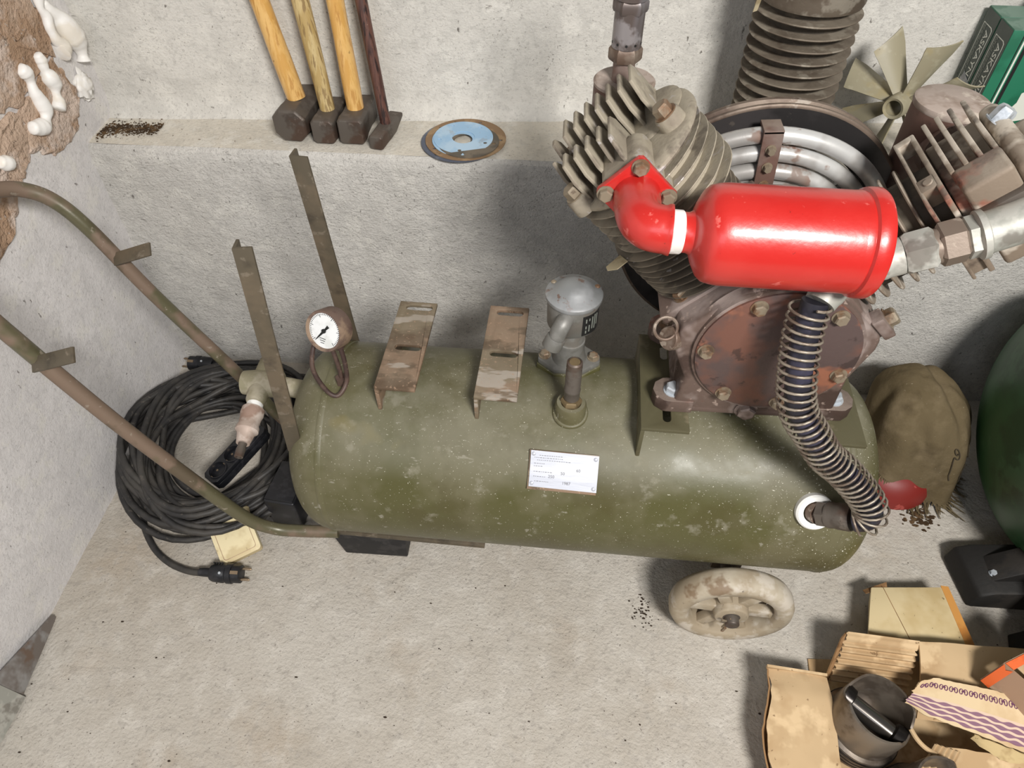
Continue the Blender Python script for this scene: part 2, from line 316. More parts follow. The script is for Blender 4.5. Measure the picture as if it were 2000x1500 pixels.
M['sheet'] = mat('worn_sheet_metal', S(146, 144, 142), 0.5, 0.12, [(S(112, 104, 98), 12, 0.45, 0.62), (S(160, 162, 164), 9, 0.56, 0.7, {'amt': 0.8}), (S(104, 82, 66), 16, 0.6, 0.72, {'amt': 0.7})], [(80, 0.35, 0.0012)])
M['blue'] = mat('blue_plastic_lid', S(58, 116, 196), 0.4, 0, [(S(88, 142, 214), 20, 0.5, 0.66)])
M['debris'] = mat('brown_crumbs', S(96, 76, 54), 0.95, 0, [(S(64, 50, 36), 60, 0.45, 0.6)], spec=0.1)
M['debris_dark'] = mat('dark_crumbs', S(58, 48, 40), 0.95, spec=0.1)
M['fibre'] = mat('torn_gasket_paper', S(168, 156, 128), 0.9, 0, [(S(140, 126, 98), 20, 0.5, 0.66)], spec=0.2)


M['core_dark'] = mat('gap_shade_barrel_iron', S(72, 66, 58), 0.85, 0.1, [(S(98, 90, 78), 20, 0.5, 0.68, {'amt': 0.8})], [(140, 0.4, 0.001)])  # barrel core coloured dark, painting in the shade between the fins

M['siphon'] = mat('dark_rusty_tube', S(86, 68, 60), 0.55, 0.1, [(S(66, 50, 46), 30, 0.5, 0.66), (S(120, 98, 84), 50, 0.6, 0.7, {'amt': 0.6})], [(160, 0.3, 0.0006)])


def wavy_print(name):
    t = NT(name)
    sep = t.n('ShaderNodeSeparateXYZ')
    t.l(t.coord(uv=True), sep.inputs[0])

    def mth(op, a, b=None, c=None):
        x = t.n('ShaderNodeMath', operation=op)
        for i, v in enumerate((a, b, c)):
            if v is None:
                continue
            if isinstance(v, (int, float)):
                x.inputs[i].default_value = v
            else:
                t.l(v, x.inputs[i])
        return x.outputs[0]
    u, v = sep.outputs[0], sep.outputs[1]
    base = t.mixc(t.rng(t.noise(18, 4), 0.45, 0.68), S(208, 186, 150), S(188, 160, 122))
    nfac = None
    for k in range(4):
        c0 = 0.10 + 0.105 * k
        sg = mth('SINE', mth('ADD', mth('MULTIPLY', u, 68.0), 2.6 * k))
        wd = mth('ADD', mth('MULTIPLY', sg, 0.014), 0.030)
        d = mth('ABSOLUTE', mth('SUBTRACT', v, mth('ADD', mth('MULTIPLY', mth('SINE', mth('MULTIPLY', u, 34.0)), 0.012), c0)))
        inside = mth('LESS_THAN', d, wd)
        nfac = inside if nfac is None else mth('MAXIMUM', nfac, inside)
    pk = mth('MULTIPLY', mth('GREATER_THAN', v, 0.09), mth('LESS_THAN', v, 0.50))
    base = t.mixc(pk, base, S(208, 184, 164))
    c = t.mixc(mth('MULTIPLY', nfac, 0.85), base, S(112, 72, 104))
    t.put('Base Color', c)
    t.put('Roughness', 0.85)
    t.put('Specular IOR Level', 0.2)
    return t.m


M['purple_card'] = wavy_print('purple_wave_printed_card')

# ------------------------------------------------------------------ mesh builder
ORI = {}


def frame(o, z, x=None):
    z = V(z).normalized()
    if x is None:
        x = V((1, 0, 0)) if abs(z.x) < 0.9 else V((0, 1, 0))
    x = V(x)
    x = (x - z * x.dot(z)).normalized()
    y = z.cross(x)
    o = V(o)
    return Matrix(((x.x, y.x, z.x, o.x), (x.y, y.y, z.y, o.y), (x.z, y.z, z.z, o.z), (0, 0, 0, 1)))


def arc(r, a0, a1, n, c=(0, 0)):
    return [(c[0] + r * cos(a0 + (a1 - a0) * i / n), c[1] + r * sin(a0 + (a1 - a0) * i / n)) for i in range(n + 1)]


def circle(r, n=24, c=(0, 0)):
    return [(c[0] + r * cos(2 * pi * i / n), c[1] + r * sin(2 * pi * i / n)) for i in range(n)]


def slot(cx, cy, L, W, n=6, vert=False):
    p = [(cx + L / 2 - W / 2 + W / 2 * cos(a), cy + W / 2 * sin(a)) for a in [-pi / 2 + pi * i / n for i in range(n + 1)]]
    p += [(cx - L / 2 + W / 2 + W / 2 * cos(a), cy + W / 2 * sin(a)) for a in [pi / 2 + pi * i / n for i in range(n + 1)]]
    if vert:
        p = [(cx + (y - cy), cy + (x - cx)) for x, y in p]
    return p


class MB:
    def __init__(s, mx=None):
        s.bm = bmesh.new()
        s.mx = mx or Matrix()

    def v(s, p):
        return s.bm.verts.new(s.mx @ V(p))

    def f(s, vs):
        try:
            return s.bm.faces.new(vs)
        except ValueError:
            return None

    def box(s, c, size, R=None):
        c, h = V(c), V(size) / 2
        q = []
        for dx in (-1, 1):
            for dy in (-1, 1):
                for dz in (-1, 1):
                    d = V((dx * h.x, dy * h.y, dz * h.z))
                    q.append(s.v(c + (R @ d if R else d)))
        for i in ((0, 1, 3, 2), (4, 6, 7, 5), (0, 4, 5, 1), (2, 3, 7, 6), (0, 2, 6, 4), (1, 5, 7, 3)):
            s.f([q[k] for k in i])
        return s

    def rings(s, rs, closed=False, cap=True):
        n = len(rs[0])
        m = len(rs)
        for i in range(m if closed else m - 1):
            a, b = rs[i], rs[(i + 1) % m]
            for j in range(n):
                s.f([a[j], a[(j + 1) % n], b[(j + 1) % n], b[j]])
        if cap and not closed:
            s.f(rs[0][::-1])
            s.f(rs[-1])
        return s

    def cyl(s, p0, p1, r0, r1=None, n=20):
        p0, p1 = V(p0), V(p1)
        r1 = r0 if r1 is None else r1
        F = frame((0, 0, 0), p1 - p0)
        rs = [[s.v(p + F @ V((r * cos(2 * pi * i / n), r * sin(2 * pi * i / n), 0))) for i in range(n)] for p, r in ((p0, r0), (p1, r1))]
        return s.rings(rs)

    def tube(s, pts, r, n=10, closed=False, cap=True):
        pts = [V(p) for p in pts]
        m = len(pts)
        rr = r if isinstance(r, (list, tuple)) else [r] * m
        rs = []
        up = None
        for i, p in enumerate(pts):
            a = pts[i - 1] if (i or closed) else p
            b = pts[(i + 1) % m] if (i < m - 1 or closed) else p
            t = (b - a).normalized()
            if up is None:
                up = V((0, 0, 1)) if abs(t.z) < 0.9 else V((1, 0, 0))
            up = (up - t * up.dot(t))
            if up.length < 1e-6:
                up = V((1, 0, 0))
            up.normalize()
            sd = t.cross(up)
            rs.append([s.v(p + (up * cos(2 * pi * k / n) + sd * sin(2 * pi * k / n)) * rr[i]) for k in range(n)])
        return s.rings(rs, closed, cap)

    def lathe(s, prof, o, axis, n=32, x=None, cap=True, squash=1.0):
        F = frame(o, axis, x)
        rs = []
        tips = {}
        for k, (r, h) in enumerate(prof):
            if r < 1e-6:
                tips[k] = s.v(F @ V((0, 0, h)))
                rs.append(None)
            else:
                rs.append([s.v(F @ V((r * cos(2 * pi * i / n), squash * r * sin(2 * pi * i / n), h))) for i in range(n)])
        for k in range(len(prof) - 1):
            a, b = rs[k], rs[k + 1]
            for j in range(n):
                if a and b:
                    s.f([a[j], a[(j + 1) % n], b[(j + 1) % n], b[j]])
                elif a:
                    s.f([a[j], a[(j + 1) % n], tips[k + 1]])
                elif b:
                    s.f([tips[k], b[(j + 1) % n], b[j]])
        if cap:
            if rs[0]:
                s.f(rs[0][::-1])
            if rs[-1]:
                s.f(rs[-1])
        return s

    def ring(s, prof, o, axis, n=32, x=None):
        """closed profile revolved: a ring"""
        F = frame(o, axis, x)
        rs = [[s.v(F @ V((r * cos(2 * pi * i / n), r * sin(2 * pi * i / n), h))) for (r, h) in prof] for i in range(n)]
        return s.rings(rs, closed=True)

    def plate(s, outer, holes, F, t):
        """flat plate with holes; outline in the frame's x,y, thickness along its z"""
        loops = [outer] + list(holes)
        tri = tessellate_polygon([[V((x, y, 0)) for x, y in l] for l in loops])
        flat = [p for l in loops for p in l]
        a = [s.v(F @ V((x, y, 0))) for x, y in flat]
        b = [s.v(F @ V((x, y, t))) for x, y in flat]
        for q in tri:
            s.f([a[i] for i in q])
            s.f([b[i] for i in q[::-1]])
        k = 0
        for l in loops:
            m = len(l)
            for i in range(m):
                j = (i + 1) % m
                s.f([a[k + i], a[k + j], b[k + j], b[k + i]])
            k += m
        return s

    def poly(s, pts, o, ux, uy, dep):
        o, ux, uy, dep = V(o), V(ux), V(uy), V(dep)
        a = [s.v(o + ux * x + uy * y) for x, y in pts]
        b = [s.v(o + ux * x + uy * y + dep) for x, y in pts]
        n = len(pts)
        s.f(a[::-1])
        s.f(b)
        for i in range(n):
            s.f([a[i], a[(i + 1) % n], b[(i + 1) % n], b[i]])
        return s

    def grid(s, fn, nu, nv, t=0.0, uv=False):
        """surface fn(u,v)->point; with thickness t along -normal (closed solid)"""
        P = [[V(fn(i / nu, j / nv)) for j in range(nv + 1)] for i in range(nu + 1)]
        G = [[s.v(P[i][j]) for j in range(nv + 1)] for i in range(nu + 1)]
        H = None
        if t:
            H = []
            for i in range(nu + 1):
                row = []
                for j in range(nv + 1):
                    du = P[min(i + 1, nu)][j] - P[max(i - 1, 0)][j]
                    dv = P[i][min(j + 1, nv)] - P[i][max(j - 1, 0)]
                    nn = du.cross(dv)
                    nn = nn.normalized() if nn.length > 1e-9 else V((0, 0, 1))
                    row.append(s.v(P[i][j] - nn * t))
                H.append(row)
        lay = s.bm.loops.layers.uv.verify() if uv else None

        def setuv(fc, ij):
            if fc and lay:
                for lp, (i, j) in zip(fc.loops, ij):
                    lp[lay].uv = (i / nu, j / nv)
        for i in range(nu):
            for j in range(nv):
                ij = [(i, j), (i + 1, j), (i + 1, j + 1), (i, j + 1)]
                setuv(s.f([G[a][b] for a, b in ij]), ij)
                if H:
                    setuv(s.f([H[a][b] for a, b in ij][::-1]), ij[::-1])
        if H:
            bd = [(i, 0) for i in range(nu)] + [(nu, j) for j in range(nv)] + [(i, nv) for i in range(nu, 0, -1)] + [(0, j) for j in range(nv, 0, -1)]
            for k in range(len(bd)):
                a, b = bd[k], bd[(k + 1) % len(bd)]
                s.f([G[a[0]][a[1]], H[a[0]][a[1]], H[b[0]][b[1]], G[b[0]][b[1]]])
        return s

    def blob(s, c, r, sub=2, amp=0.0, sc_=8.0, seed=0.0, R=None):
        q = bmesh.new()
        bmesh.ops.create_icosphere(q, subdivisions=sub, radius=1.0)
        mp = {}
        r = V(r) if not isinstance(r, (int, float)) else V((r, r, r))
        for v_ in q.verts:
            k = 1 + amp * noise.noise(v_.co * sc_ + V((seed, seed, seed)))
            d = V((v_.co.x * r.x, v_.co.y * r.y, v_.co.z * r.z)) * k
            mp[v_] = s.v(V(c) + (R @ d if R else d))
        for f_ in q.faces:
            s.f([mp[v_] for v_ in f_.verts])
        q.free()
        return s

    def text(s, body, size, F, ext=0.0004, sx=1.0):
        cu = bpy.data.curves.new('t', 'FONT')
        cu.body = body
        cu.size = size
        cu.extrude = ext
        cu.resolution_u = 3
        cu.align_x = 'CENTER'
        cu.align_y = 'CENTER'
        o = bpy.data.objects.new('t', cu)
        COL.objects.link(o)
        dg = bpy.context.evaluated_depsgraph_get()
        me = bpy.data.meshes.new_from_object(o.evaluated_get(dg))
        base = [s.v(F @ V((v_.co.x * sx, v_.co.y, v_.co.z))) for v_ in me.vertices]
        for p in me.polygons:
            s.f([base[i] for i in p.vertices])
        bpy.data.objects.remove(o)
        bpy.data.curves.remove(cu)
        bpy.data.meshes.remove(me)
        return s

    def build(s, name, m, parent=None, bev=0.0, angle=38, smooth=True, loc=None, seg=2):
        bm = s.bm
        bmesh.ops.recalc_face_normals(bm, faces=bm.faces)
        if bev:
            es = [e for e in bm.edges if len(e.link_faces) == 2 and e.calc_face_angle(0) > radians(32)]
            bmesh.ops.bevel(bm, geom=es, offset=bev, segments=seg, affect='EDGES', clamp_overlap=True, profile=0.5)
        L = ORI[parent.name] if parent else V(loc or (0, 0, 0))
        bmesh.ops.translate(bm, verts=bm.verts, vec=-L)
        me = bpy.data.meshes.new(name)
        bm.to_mesh(me)
        bm.free()
        if smooth:
            me.polygons.foreach_set('use_smooth', [True] * len(me.polygons))
            me.set_sharp_from_angle(angle=radians(angle))
        for x in (m if isinstance(m, list) else [m]):
            me.materials.append(M[x])
        o = bpy.data.objects.new(name, me)
        COL.objects.link(o)
        if parent:
            o.parent = parent
        else:
            o.location = L
        ORI[o.name] = L
        return o


def thing(name, label, cat, loc, group=None):
    o = bpy.data.objects.new(name, None)
    COL.objects.link(o)
    o.location = loc
    o.empty_display_size = 0.05
    ORI[o.name] = V(loc)
    return tag(o, label, cat, group)


def tag(o, label, cat, group=None):
    o['label'] = label
    o['category'] = cat
    if group:
        o['group'] = group
    return o


def structure(o):
    o['kind'] = 'structure'
    return o


def bolt(parent, p, n, r=0.008, h=0.007, m='boltm', name='bolt', washer=True):
    n = V(n).normalized()
    b = MB()
    F = frame(p, n)
    if washer:
        b.lathe([(r * 1.25, 0), (r * 1.25, 0.0012), (r * 0.9, 0.0012)], p, n, 16)
    b.lathe([(r, 0), (r, h * 0.8), (r * 0.82, h)], p, n, 6, x=F @ V((0.9, 0.4, 0)) - F @ V((0, 0, 0)))
    return b.build(name, m, parent, angle=30)


def spline(pts, n=8, closed=False):
    pts = [V(p) for p in pts]
    m = len(pts)
    out = []
    for i in range(m if closed else m - 1):
        p0 = pts[(i - 1) % m] if (i or closed) else pts[0]
        p1, p2 = pts[i], pts[(i + 1) % m]
        p3 = pts[(i + 2) % m] if (i + 2 < m or closed) else pts[-1]
        for k in range(n):
            t = k / n
            out.append(0.5 * ((2 * p1) + (p2 - p0) * t + (2 * p0 - 5 * p1 + 4 * p2 - p3) * t * t + (3 * p1 - p0 - 3 * p2 + p3) * t ** 3))
    if not closed:
        out.append(pts[-1])
    return out


def nz(x, y, z=0.0):
    return noise.noise(V((x, y, z)))


# ------------------------------------------------------------------ the setting
XL = -0.862
YW = 1.125
ZL = 0.55


def yup(x):
    return 1.245 + 0.058 * (x - XL)


def fl(u, v_):
    x = XL - 0.01 + u * 3.1
    y = -1.25 + v_ * 2.42
    return (x, y, 0.0016 * nz(x * 9, y * 9) - 0.0008)


structure(MB().grid(fl, 130, 100).build('floor', 'floor'))


def lw(u, v_):
    y = -1.25 + u * 2.75
    z = -0.01 + v_ * 1.5
    return (XL - 0.002 + 0.003 * nz(y * 5, z * 5, 3) + 0.0012 * nz(y * 25, z * 25, 3), y, z)


wall_left = structure(MB().grid(lw, 110, 60).build('wall_left', 'wall_left'))


def uw(u, v_):
    x = XL - 0.01 + u * 3.1
    z = 0.53 + v_ * 0.95
    cove = 0.02 * max(0, 1 - (z - 0.55) / 0.03) ** 2
    return (x, yup(x) - cove + 0.003 * nz(x * 6, z * 6, 7) + 0.0012 * nz(x * 28, z * 28, 7), z)


structure(MB().grid(uw, 150, 50).build('wall_back', 'wall_up'))

# masonry ledge: front face and top, one worn arris
prof = [(0.0, -0.02), (0.0, 0.12), (0.0, 0.26), (0.0, 0.40), (0.0, 0.50), (0.001, 0.53), (0.004, 0.543), (0.012, 0.549), (0.03, 0.55), (0.08, 0.5505), (0.14, 0.551), (0.20, 0.553), (0.30, 0.556)]


def lf(u, v_):
    x = XL - 0.01 + u * 3.1
    k = v_ * 7
    i = min(int(k), 6)
    t = k - i
    q = prof[i:i + 2]
    y = q[0][0] + (q[1][0] - q[0][0]) * t
    z = q[0][1] + (q[1][1] - q[0][1]) * t
    d = 0.004 * nz(x * 7, z * 7, 1) + 0.0016 * nz(x * 30, z * 30, 1)
    return (x, YW + y + d, z)


def lt(u, v_):
    x = XL - 0.01 + u * 3.1
    k = v_ * 5
    i = min(int(k), 4)
    t = k - i
    q = prof[7 + i:9 + i]
    y = q[0][0] + (q[1][0] - q[0][0]) * t
    z = q[0][1] + (q[1][1] - q[0][1]) * t
    fade = max(0, 1 - y / 0.03)
    d = (0.004 * nz(x * 7, z * 7, 1) + 0.0016 * nz(x * 30, z * 30, 1)) * fade
    return (x, YW + y + d, z + 0.0015 * nz(x * 9, y * 9, 4) * (1 - fade))


structure(MB().grid(lf, 200, 56).build('trim_1', 'wall_low'))
structure(MB().grid(lt, 160, 20).build('trim_2', 'ledge'))

# raw clay blocks showing where the plaster is broken off the left wall (parts of that wall)


def block(pts, dep, seed):
    b = MB()
    cy = sum(p[0] for p in pts) / len(pts)
    cz = sum(p[1] for p in pts) / len(pts)
    ed = []
    for i, p in enumerate(pts):
        q = pts[(i + 1) % len(pts)]
        for k in range(12):
            t = k / 12
            y = p[0] + (q[0] - p[0]) * t
            z = p[1] + (q[1] - p[1]) * t
            ed.append((y + 0.010 * nz(y * 40, z * 40, seed) + 0.006 * nz(y * 130, z * 130, seed), z + 0.010 * nz(y * 40, z * 40, seed + 5) + 0.006 * nz(y * 130, z * 130, seed + 5)))
    rs = []
    for sca, x in ((1.0, XL - 0.01), (1.0, XL + dep * 0.3), (0.95, XL + dep * 0.8), (0.85, XL + dep), (0.7, XL + dep), (0.5, XL + dep * 1.1), (0.3, XL + dep * 1.1), (0.12, XL + dep)):
        rs.append([b.v((x + 0.004 * nz(y * 30 * sca, z * 30, seed + 9 + sca * 4) + 0.0015 * nz(y * 120 * sca, z * 120, seed + sca * 9), cy + (y - cy) * sca, cz + (z - cz) * sca)) for y, z in ed])
    b.rings(rs)
    return b


for k, pts in enumerate([
        [(1.166, 0.632), (1.150, 0.700), (1.02, 0.672), (0.99, 0.612), (1.06, 0.578), (1.13, 0.585)],
        [(1.152, 0.706), (1.160, 0.765), (1.148, 0.830), (0.98, 0.85), (0.93, 0.70), (1.015, 0.678)],
        [(0.992, 0.606), (1.016, 0.674), (0.925, 0.696), (0.80, 0.75), (0.74, 0.52), (0.86, 0.53), (0.93, 0.585)],
        [(0.92, 0.70), (0.97, 0.85), (0.80, 0.92), (0.78, 0.74)]]):
    block(pts, 0.004 + 0.002 * (k % 2), k * 3.1).build('clay_block', 'clay', wall_left)

foam = [[(1.012, 0.645, .009), (1.026, 0.638, .013), (1.041, 0.634, .013), (1.052, 0.639, .008), (1.061, 0.650, .012), (1.060, 0.668, .012), (1.058, 0.684, .009), (1.061, 0.699, .007), (1.060, 0.712, .012), (1.052, 0.724, .009)],
        [(1.090, 0.636, .012), (1.100, 0.645, .011), (1.104, 0.658, .007), (1.109, 0.672, .013), (1.106, 0.686, .014), (1.104, 0.700, .008), (1.106, 0.712, .010), (1.104, 0.725, .007)],
        [(1.210, 0.664, .012), (1.214, 0.678, .009), (1.214, 0.694, .016), (1.208, 0.712, .021), (1.200, 0.732, .020), (1.192, 0.750, .012), (1.182, 0.764, .008), (1.176, 0.778, .005)],
        [(1.160, 0.700, .016), (1.174, 0.706, .013), (1.164, 0.722, .009), (1.162, 0.742, .008), (1.167, 0.758, .009), (1.162, 0.772, .006), (1.167, 0.790, .010), (1.165, 0.812, .010)],
        [(0.935, 0.628, .010), (0.925, 0.634, .012), (0.915, 0.642, .008)]]
for k, bd in enumerate(foam):
    path = spline([(XL + 0.008, y, z) for y, z, r in bd], 5)
    rad = spline([(r, 0, 0) for y, z, r in bd], 5)
    n = len(path)
    rr = [max(0.003, r.x * (1 + 0.12 * nz(i * 0.4, k * 9.1))) for i, r in enumerate(rad)]
    rr[0] *= 0.5
    rr[-1] *= 0.5
    MB().tube(path, rr, 12).build('foam_bead', 'foam', wall_left, angle=80)
MB().blob((XL + 0.004, 1.187, 0.632), (0.010, 0.022, 0.024), 3, 0.5, 3.0, 4).build('foam_bead', 'foam', wall_left, angle=80)

# ------------------------------------------------------------------ the air compressor
A0 = V((-0.5, 0.7289, 0.2586))
AX = (V((0.5, 0.6979, 0.2751)) - A0).normalized()
TR = 0.16
comp = thing('air_compressor', 'wheeled olive green air compressor with red filter canister on its pump', 'compressor', (0.03, 0.71, 0.0))
EU = (V((0, 0, 1)) - AX * AX.z).normalized()
EF = AX.cross(EU)
if EF.y > 0:
    EF = -EF


def TP(s_, a, r=TR):
    return A0 + AX * s_ + (EU * cos(a) + EF * sin(a)) * r


prof = []
DD = 0.062
for i in range(13):
    t = pi / 2 * (1 - i / 12)
    prof.append((TR * cos(t) ** 0.62 if t < pi / 2 - 1e-6 else 0.0, 0.168 - 0.074 * sin(t)))
for i in range(1, 20):
    prof.append((TR, 0.168 + (0.94 - 0.168) * i / 20))
for i in range(13):
    t = pi / 2 * i / 12
    prof.append((TR * cos(t) ** 0.62 if t < pi / 2 - 1e-6 else 0.0, 0.94 + DD * sin(t)))
tank = MB().lathe(prof, A0, AX, 96).build('tank', 'olive', comp, angle=60)
for s_ in (0.17, 0.938):
    MB().ring([(TR + 0.0012 * cos(a), s_ + 0.005 * sin(a)) for a in [2 * pi * i / 8 for i in range(8)]], A0, AX, 96).build('weld_seam', 'olive', tank, angle=80)


def tank_z(x, y, r=TR):
    s_ = (x - A0.x) / AX.x
    c = A0 + AX * s_
    d = y - c.y
    return c.z + sqrt(max(0, r * r - d * d))


RZ = Matrix.Rotation(radians(-1.776), 4, 'Z')


def bracket(x0, yf, yb, wd, slots, m, th=0.006):
    F = Matrix.Translation((x0, yf, 0.461 - th)) @ RZ
    L = yb - yf
    b = MB()
    b.plate([(0, 0), (wd, 0), (wd, L), (0, L)], slots, F, th)
    # upright flange whose lower edge follows the tank
    pts = [(0, 0.461 - th), (L, 0.461 - th)]
    for i in range(13):
        q = L * (1 - i / 12)
        pts.append((q, tank_z(x0, yf + q, TR - 0.002)))
    b.poly(pts, (x0, yf, 0), RZ @ V((0, 1, 0)), (0, 0, 1), RZ @ V((th, 0, 0)))
    return b.build('mounting_bracket', m, comp, bev=0.0012)


bracket(-0.249, 0.661, 0.848, 0.060, [slot(0.033, 0.084, 0.040, 0.0115), slot(0.033, 0.174, 0.042, 0.0115)], 'bracket')
bracket(-0.104, 0.653, 0.848, 0.062, [slot(0.033, 0.089, 0.042, 0.0115), slot(0.033, 0.180, 0.042, 0.0115)], 'bracket')
bracket(0.130, 0.614, 0.80, 0.066, [slot(0.036, 0.030, 0.030, 0.011, vert=True), slot(0.036, 0.150, 0.03, 0.011, vert=True)], 'bracket_green')
bracket(0.370, 0.607, 0.80, 0.060, [slot(0.033, 0.150, 0.03, 0.011, vert=True)], 'bracket_green')

# upright angle bars


def angle_bar(p0, p1, wd, th, xdir, ydir, m):
    p0, p1, xdir, ydir = V(p0), V(p1), V(xdir), V(ydir)
    pts = [(0, 0), (wd, 0), (wd, th), (th, th), (th, wd * 0.8), (0, wd * 0.8)]
    return MB().poly(pts, p0, xdir, ydir, p1 - p0).build('upright_bar', m, comp, bev=0.0008)


angle_bar((-0.390, 0.622, 0.345), (-0.360, 0.616, 0.733), 0.0225, 0.004, (1, 0.12, 0), (-0.05, 1, 0), 'olive_bar')
angle_bar((-0.352, 0.850, 0.325), (-0.363, 0.838, 0.718), 0.026, 0.004, (1, -0.1, 0), (0.1, 1, 0), 'olive_bar')

# pressure gauge with siphon tube
gc = V((-0.311, 0.690, 0.540))
gn = V((-0.30, -0.78, 0.42)).normalized()
gauge = MB().lathe([(0.0, 0.0005), (0.0255, 0.0005), (0.0262, 0.004), (0.0292, 0.0045), (0.0300, 0.001), (0.0300, -0.022), (0.027, -0.026), (0, -0.026)], gc, gn, 40, cap=False).build('pressure_gauge', 'gauge', comp)
GF = frame(gc + gn * 0.0012, gn, V((0, 0, 1)).cross(gn))
MB().lathe([(0, 0), (0.0254, 0)], gc + gn * 0.001, gn, 40, cap=False).build('dial', 'dial', gauge)
b = MB()
for i in range(41):
    a = radians(225 - 270 * i / 40)
    r0 = 0.0195 if i % 8 == 0 else 0.0222
    c = V((cos(a), sin(a), 0))
    b.box(GF @ (c * (r0 + 0.0245) / 2), (0.0245 - r0, 0.0007, 0.0003), GF.to_3x3() @ Matrix.Rotation(a, 3, 'Z'))
for k in range(3):
    b.box(GF @ V((-0.002 + 0.0002 * k, -0.012 - 0.0032 * k, 0)), (0.010 - 0.002 * k, 0.0008, 0.0003), GF.to_3x3())
b.build('dial_scale', 'ink', gauge)
na = radians(233)
nd_ = V((cos(na), sin(na), 0))
npd = V((-nd_.y, nd_.x, 0))
b = MB()
pl = [(-0.010, -0.0022), (-0.010, 0.0022), (-0.002, 0.0012), (0.004, 0.0016), (0.0205, 0.0004), (0.0205, -0.0004), (0.004, -0.0016), (-0.002, -0.0012)]
b.poly(pl, GF @ V((0, 0, 0.0008)), GF.to_3x3() @ nd_, GF.to_3x3() @ npd, gn * 0.0006)
b.lathe([(0.0032, 0), (0.0032, 0.002), (0, 0.002)], GF @ V((0, 0, 0.0008)), gn, 16)
b.build('needle', 'ink', gauge)
b = MB()
b.cyl(gc + V((0.012, 0.008, -0.038)), gc + V((0.010, 0.006, -0.022)), 0.0075, n=12)
b.cyl((-0.311, 0.704, 0.414), (-0.311, 0.704, 0.430), 0.011, 0.010, 6)
sp = spline([gc + V((0.012, 0.008, -0.036)), gc + V((0.014, 0.006, -0.070)), (-0.299, 0.690, 0.436), (-0.310, 0.672, 0.424), (-0.326, 0.672, 0.436), (-0.339, 0.678, 0.476), (-0.334, 0.700, 0.508), (-0.322, 0.712, 0.50), (-0.313, 0.706, 0.465), (-0.311, 0.704, 0.425)], 6)
b.tube(sp, 0.0035, 10)
b.build('siphon_tube', 'siphon', gauge)

# pressure switch
px, py = 0.030, 0.763
sw = MB()
sw.lathe([(0.0205, 0.474), (0.0205, 0.511), (0.034, 0.512), (0.0365, 0.516), (0.0375, 0.558), (0.0375, 0.563)], (px, py, 0), (0, 0, 1), 40)
switch = sw.build('pressure_switch', 'switch', comp, bev=0.0)
MB().lathe([(0.0385, 0.560), (0.0405, 0.563), (0.0405, 0.568), (0.037, 0.571), (0.029, 0.573), (0.023, 0.580), (0.011, 0.585), (0, 0.586)], (px, py, 0), (0, 0, 1), 40).build('switch_lid', 'switch_lid', switch)
for a in (150, 20):
    c = V((px + 0.034 * cos(radians(a)), py + 0.034 * sin(radians(a)), 0.5695))
    MB().lathe([(0.004, 0), (0.004, 0.003), (0.0025, 0.0042), (0, 0.0042)], c, (0, 0, 1), 10).build('lid_screw', 'boltm', switch)
MB().lathe([(0.0265, 0.440), (0.0245, 0.446), (0.0212, 0.472), (0.0222, 0.474), (0.0222, 0.479), (0.0205, 0.480)], (px, py, 0), (0, 0, 1), 32).build('neck', 'switch', switch)
dia = [(0.049, 0.008), (0.022, 0.030), (-0.022, 0.030), (-0.049, 0.008), (-0.049, -0.008), (-0.022, -0.030), (0.022, -0.030), (0.049, -0.008)]
MB().plate(dia, [], frame((px, py, 0.410), (0, 0, 1)), 0.020).build('flange_pad', 'olive', switch, bev=0.002)
MB().plate([(x * 0.97, y * 0.97) for x, y in dia], [], frame((px, py, 0.4305), (0, 0, 1)), 0.010).build('flange', 'switch', switch, bev=0.003)
for sx in (-1, 1):
    bolt(switch, (px + sx * 0.037, py, 0.4405), (0, 0, 1), 0.0075, 0.008)
b = MB()
gp = spline([(px - 0.008, py - 0.026, 0.548), (px - 0.013, py - 0.040, 0.546), (px - 0.018, py - 0.046, 0.538), (px - 0.021, py - 0.048, 0.527)], 5)
b.tube(gp, [0.0120] * len(gp), 16)
b.build('cable_elbow', 'switch', switch)
b = MB()
b.cyl(gp[-1], gp[-1] + V((-0.007, -0.003, -0.017)), 0.0140, 0.0145, 18)
b.build('gland_nut', 'switch', switch, bev=0.001)
b = MB()
pts = []
for i in range(7):
    a = radians(-68 + 52 * i / 6)
    pts.append((0.0378 * cos(a), 0.0378 * sin(a)))
pts += [(x * 0.985, y * 0.985) for x, y in pts[::-1]]
b.poly(pts, (px, py, 0.518), (1, 0, 0), (0, 1, 0), (0, 0, 0.036))
b.build('label_plate', 'ink', switch)
b = MB()
for i, (a, z, h) in enumerate([(-60, .545, .007), (-60, .533, .005), (-52, .546, .004), (-44, .538, .022), (-37, .538, .026), (-30, .540, .020), (-60, .525, .005), (-52, .530, .012)]):
    a = radians(a)
    c = V((px + 0.0381 * cos(a), py + 0.0381 * sin(a), z))
    b.box(c, (0.0004, 0.0018, h), Matrix.Rotation(a, 3, 'Z'))
b.build('label_print', 'print_grey', switch)

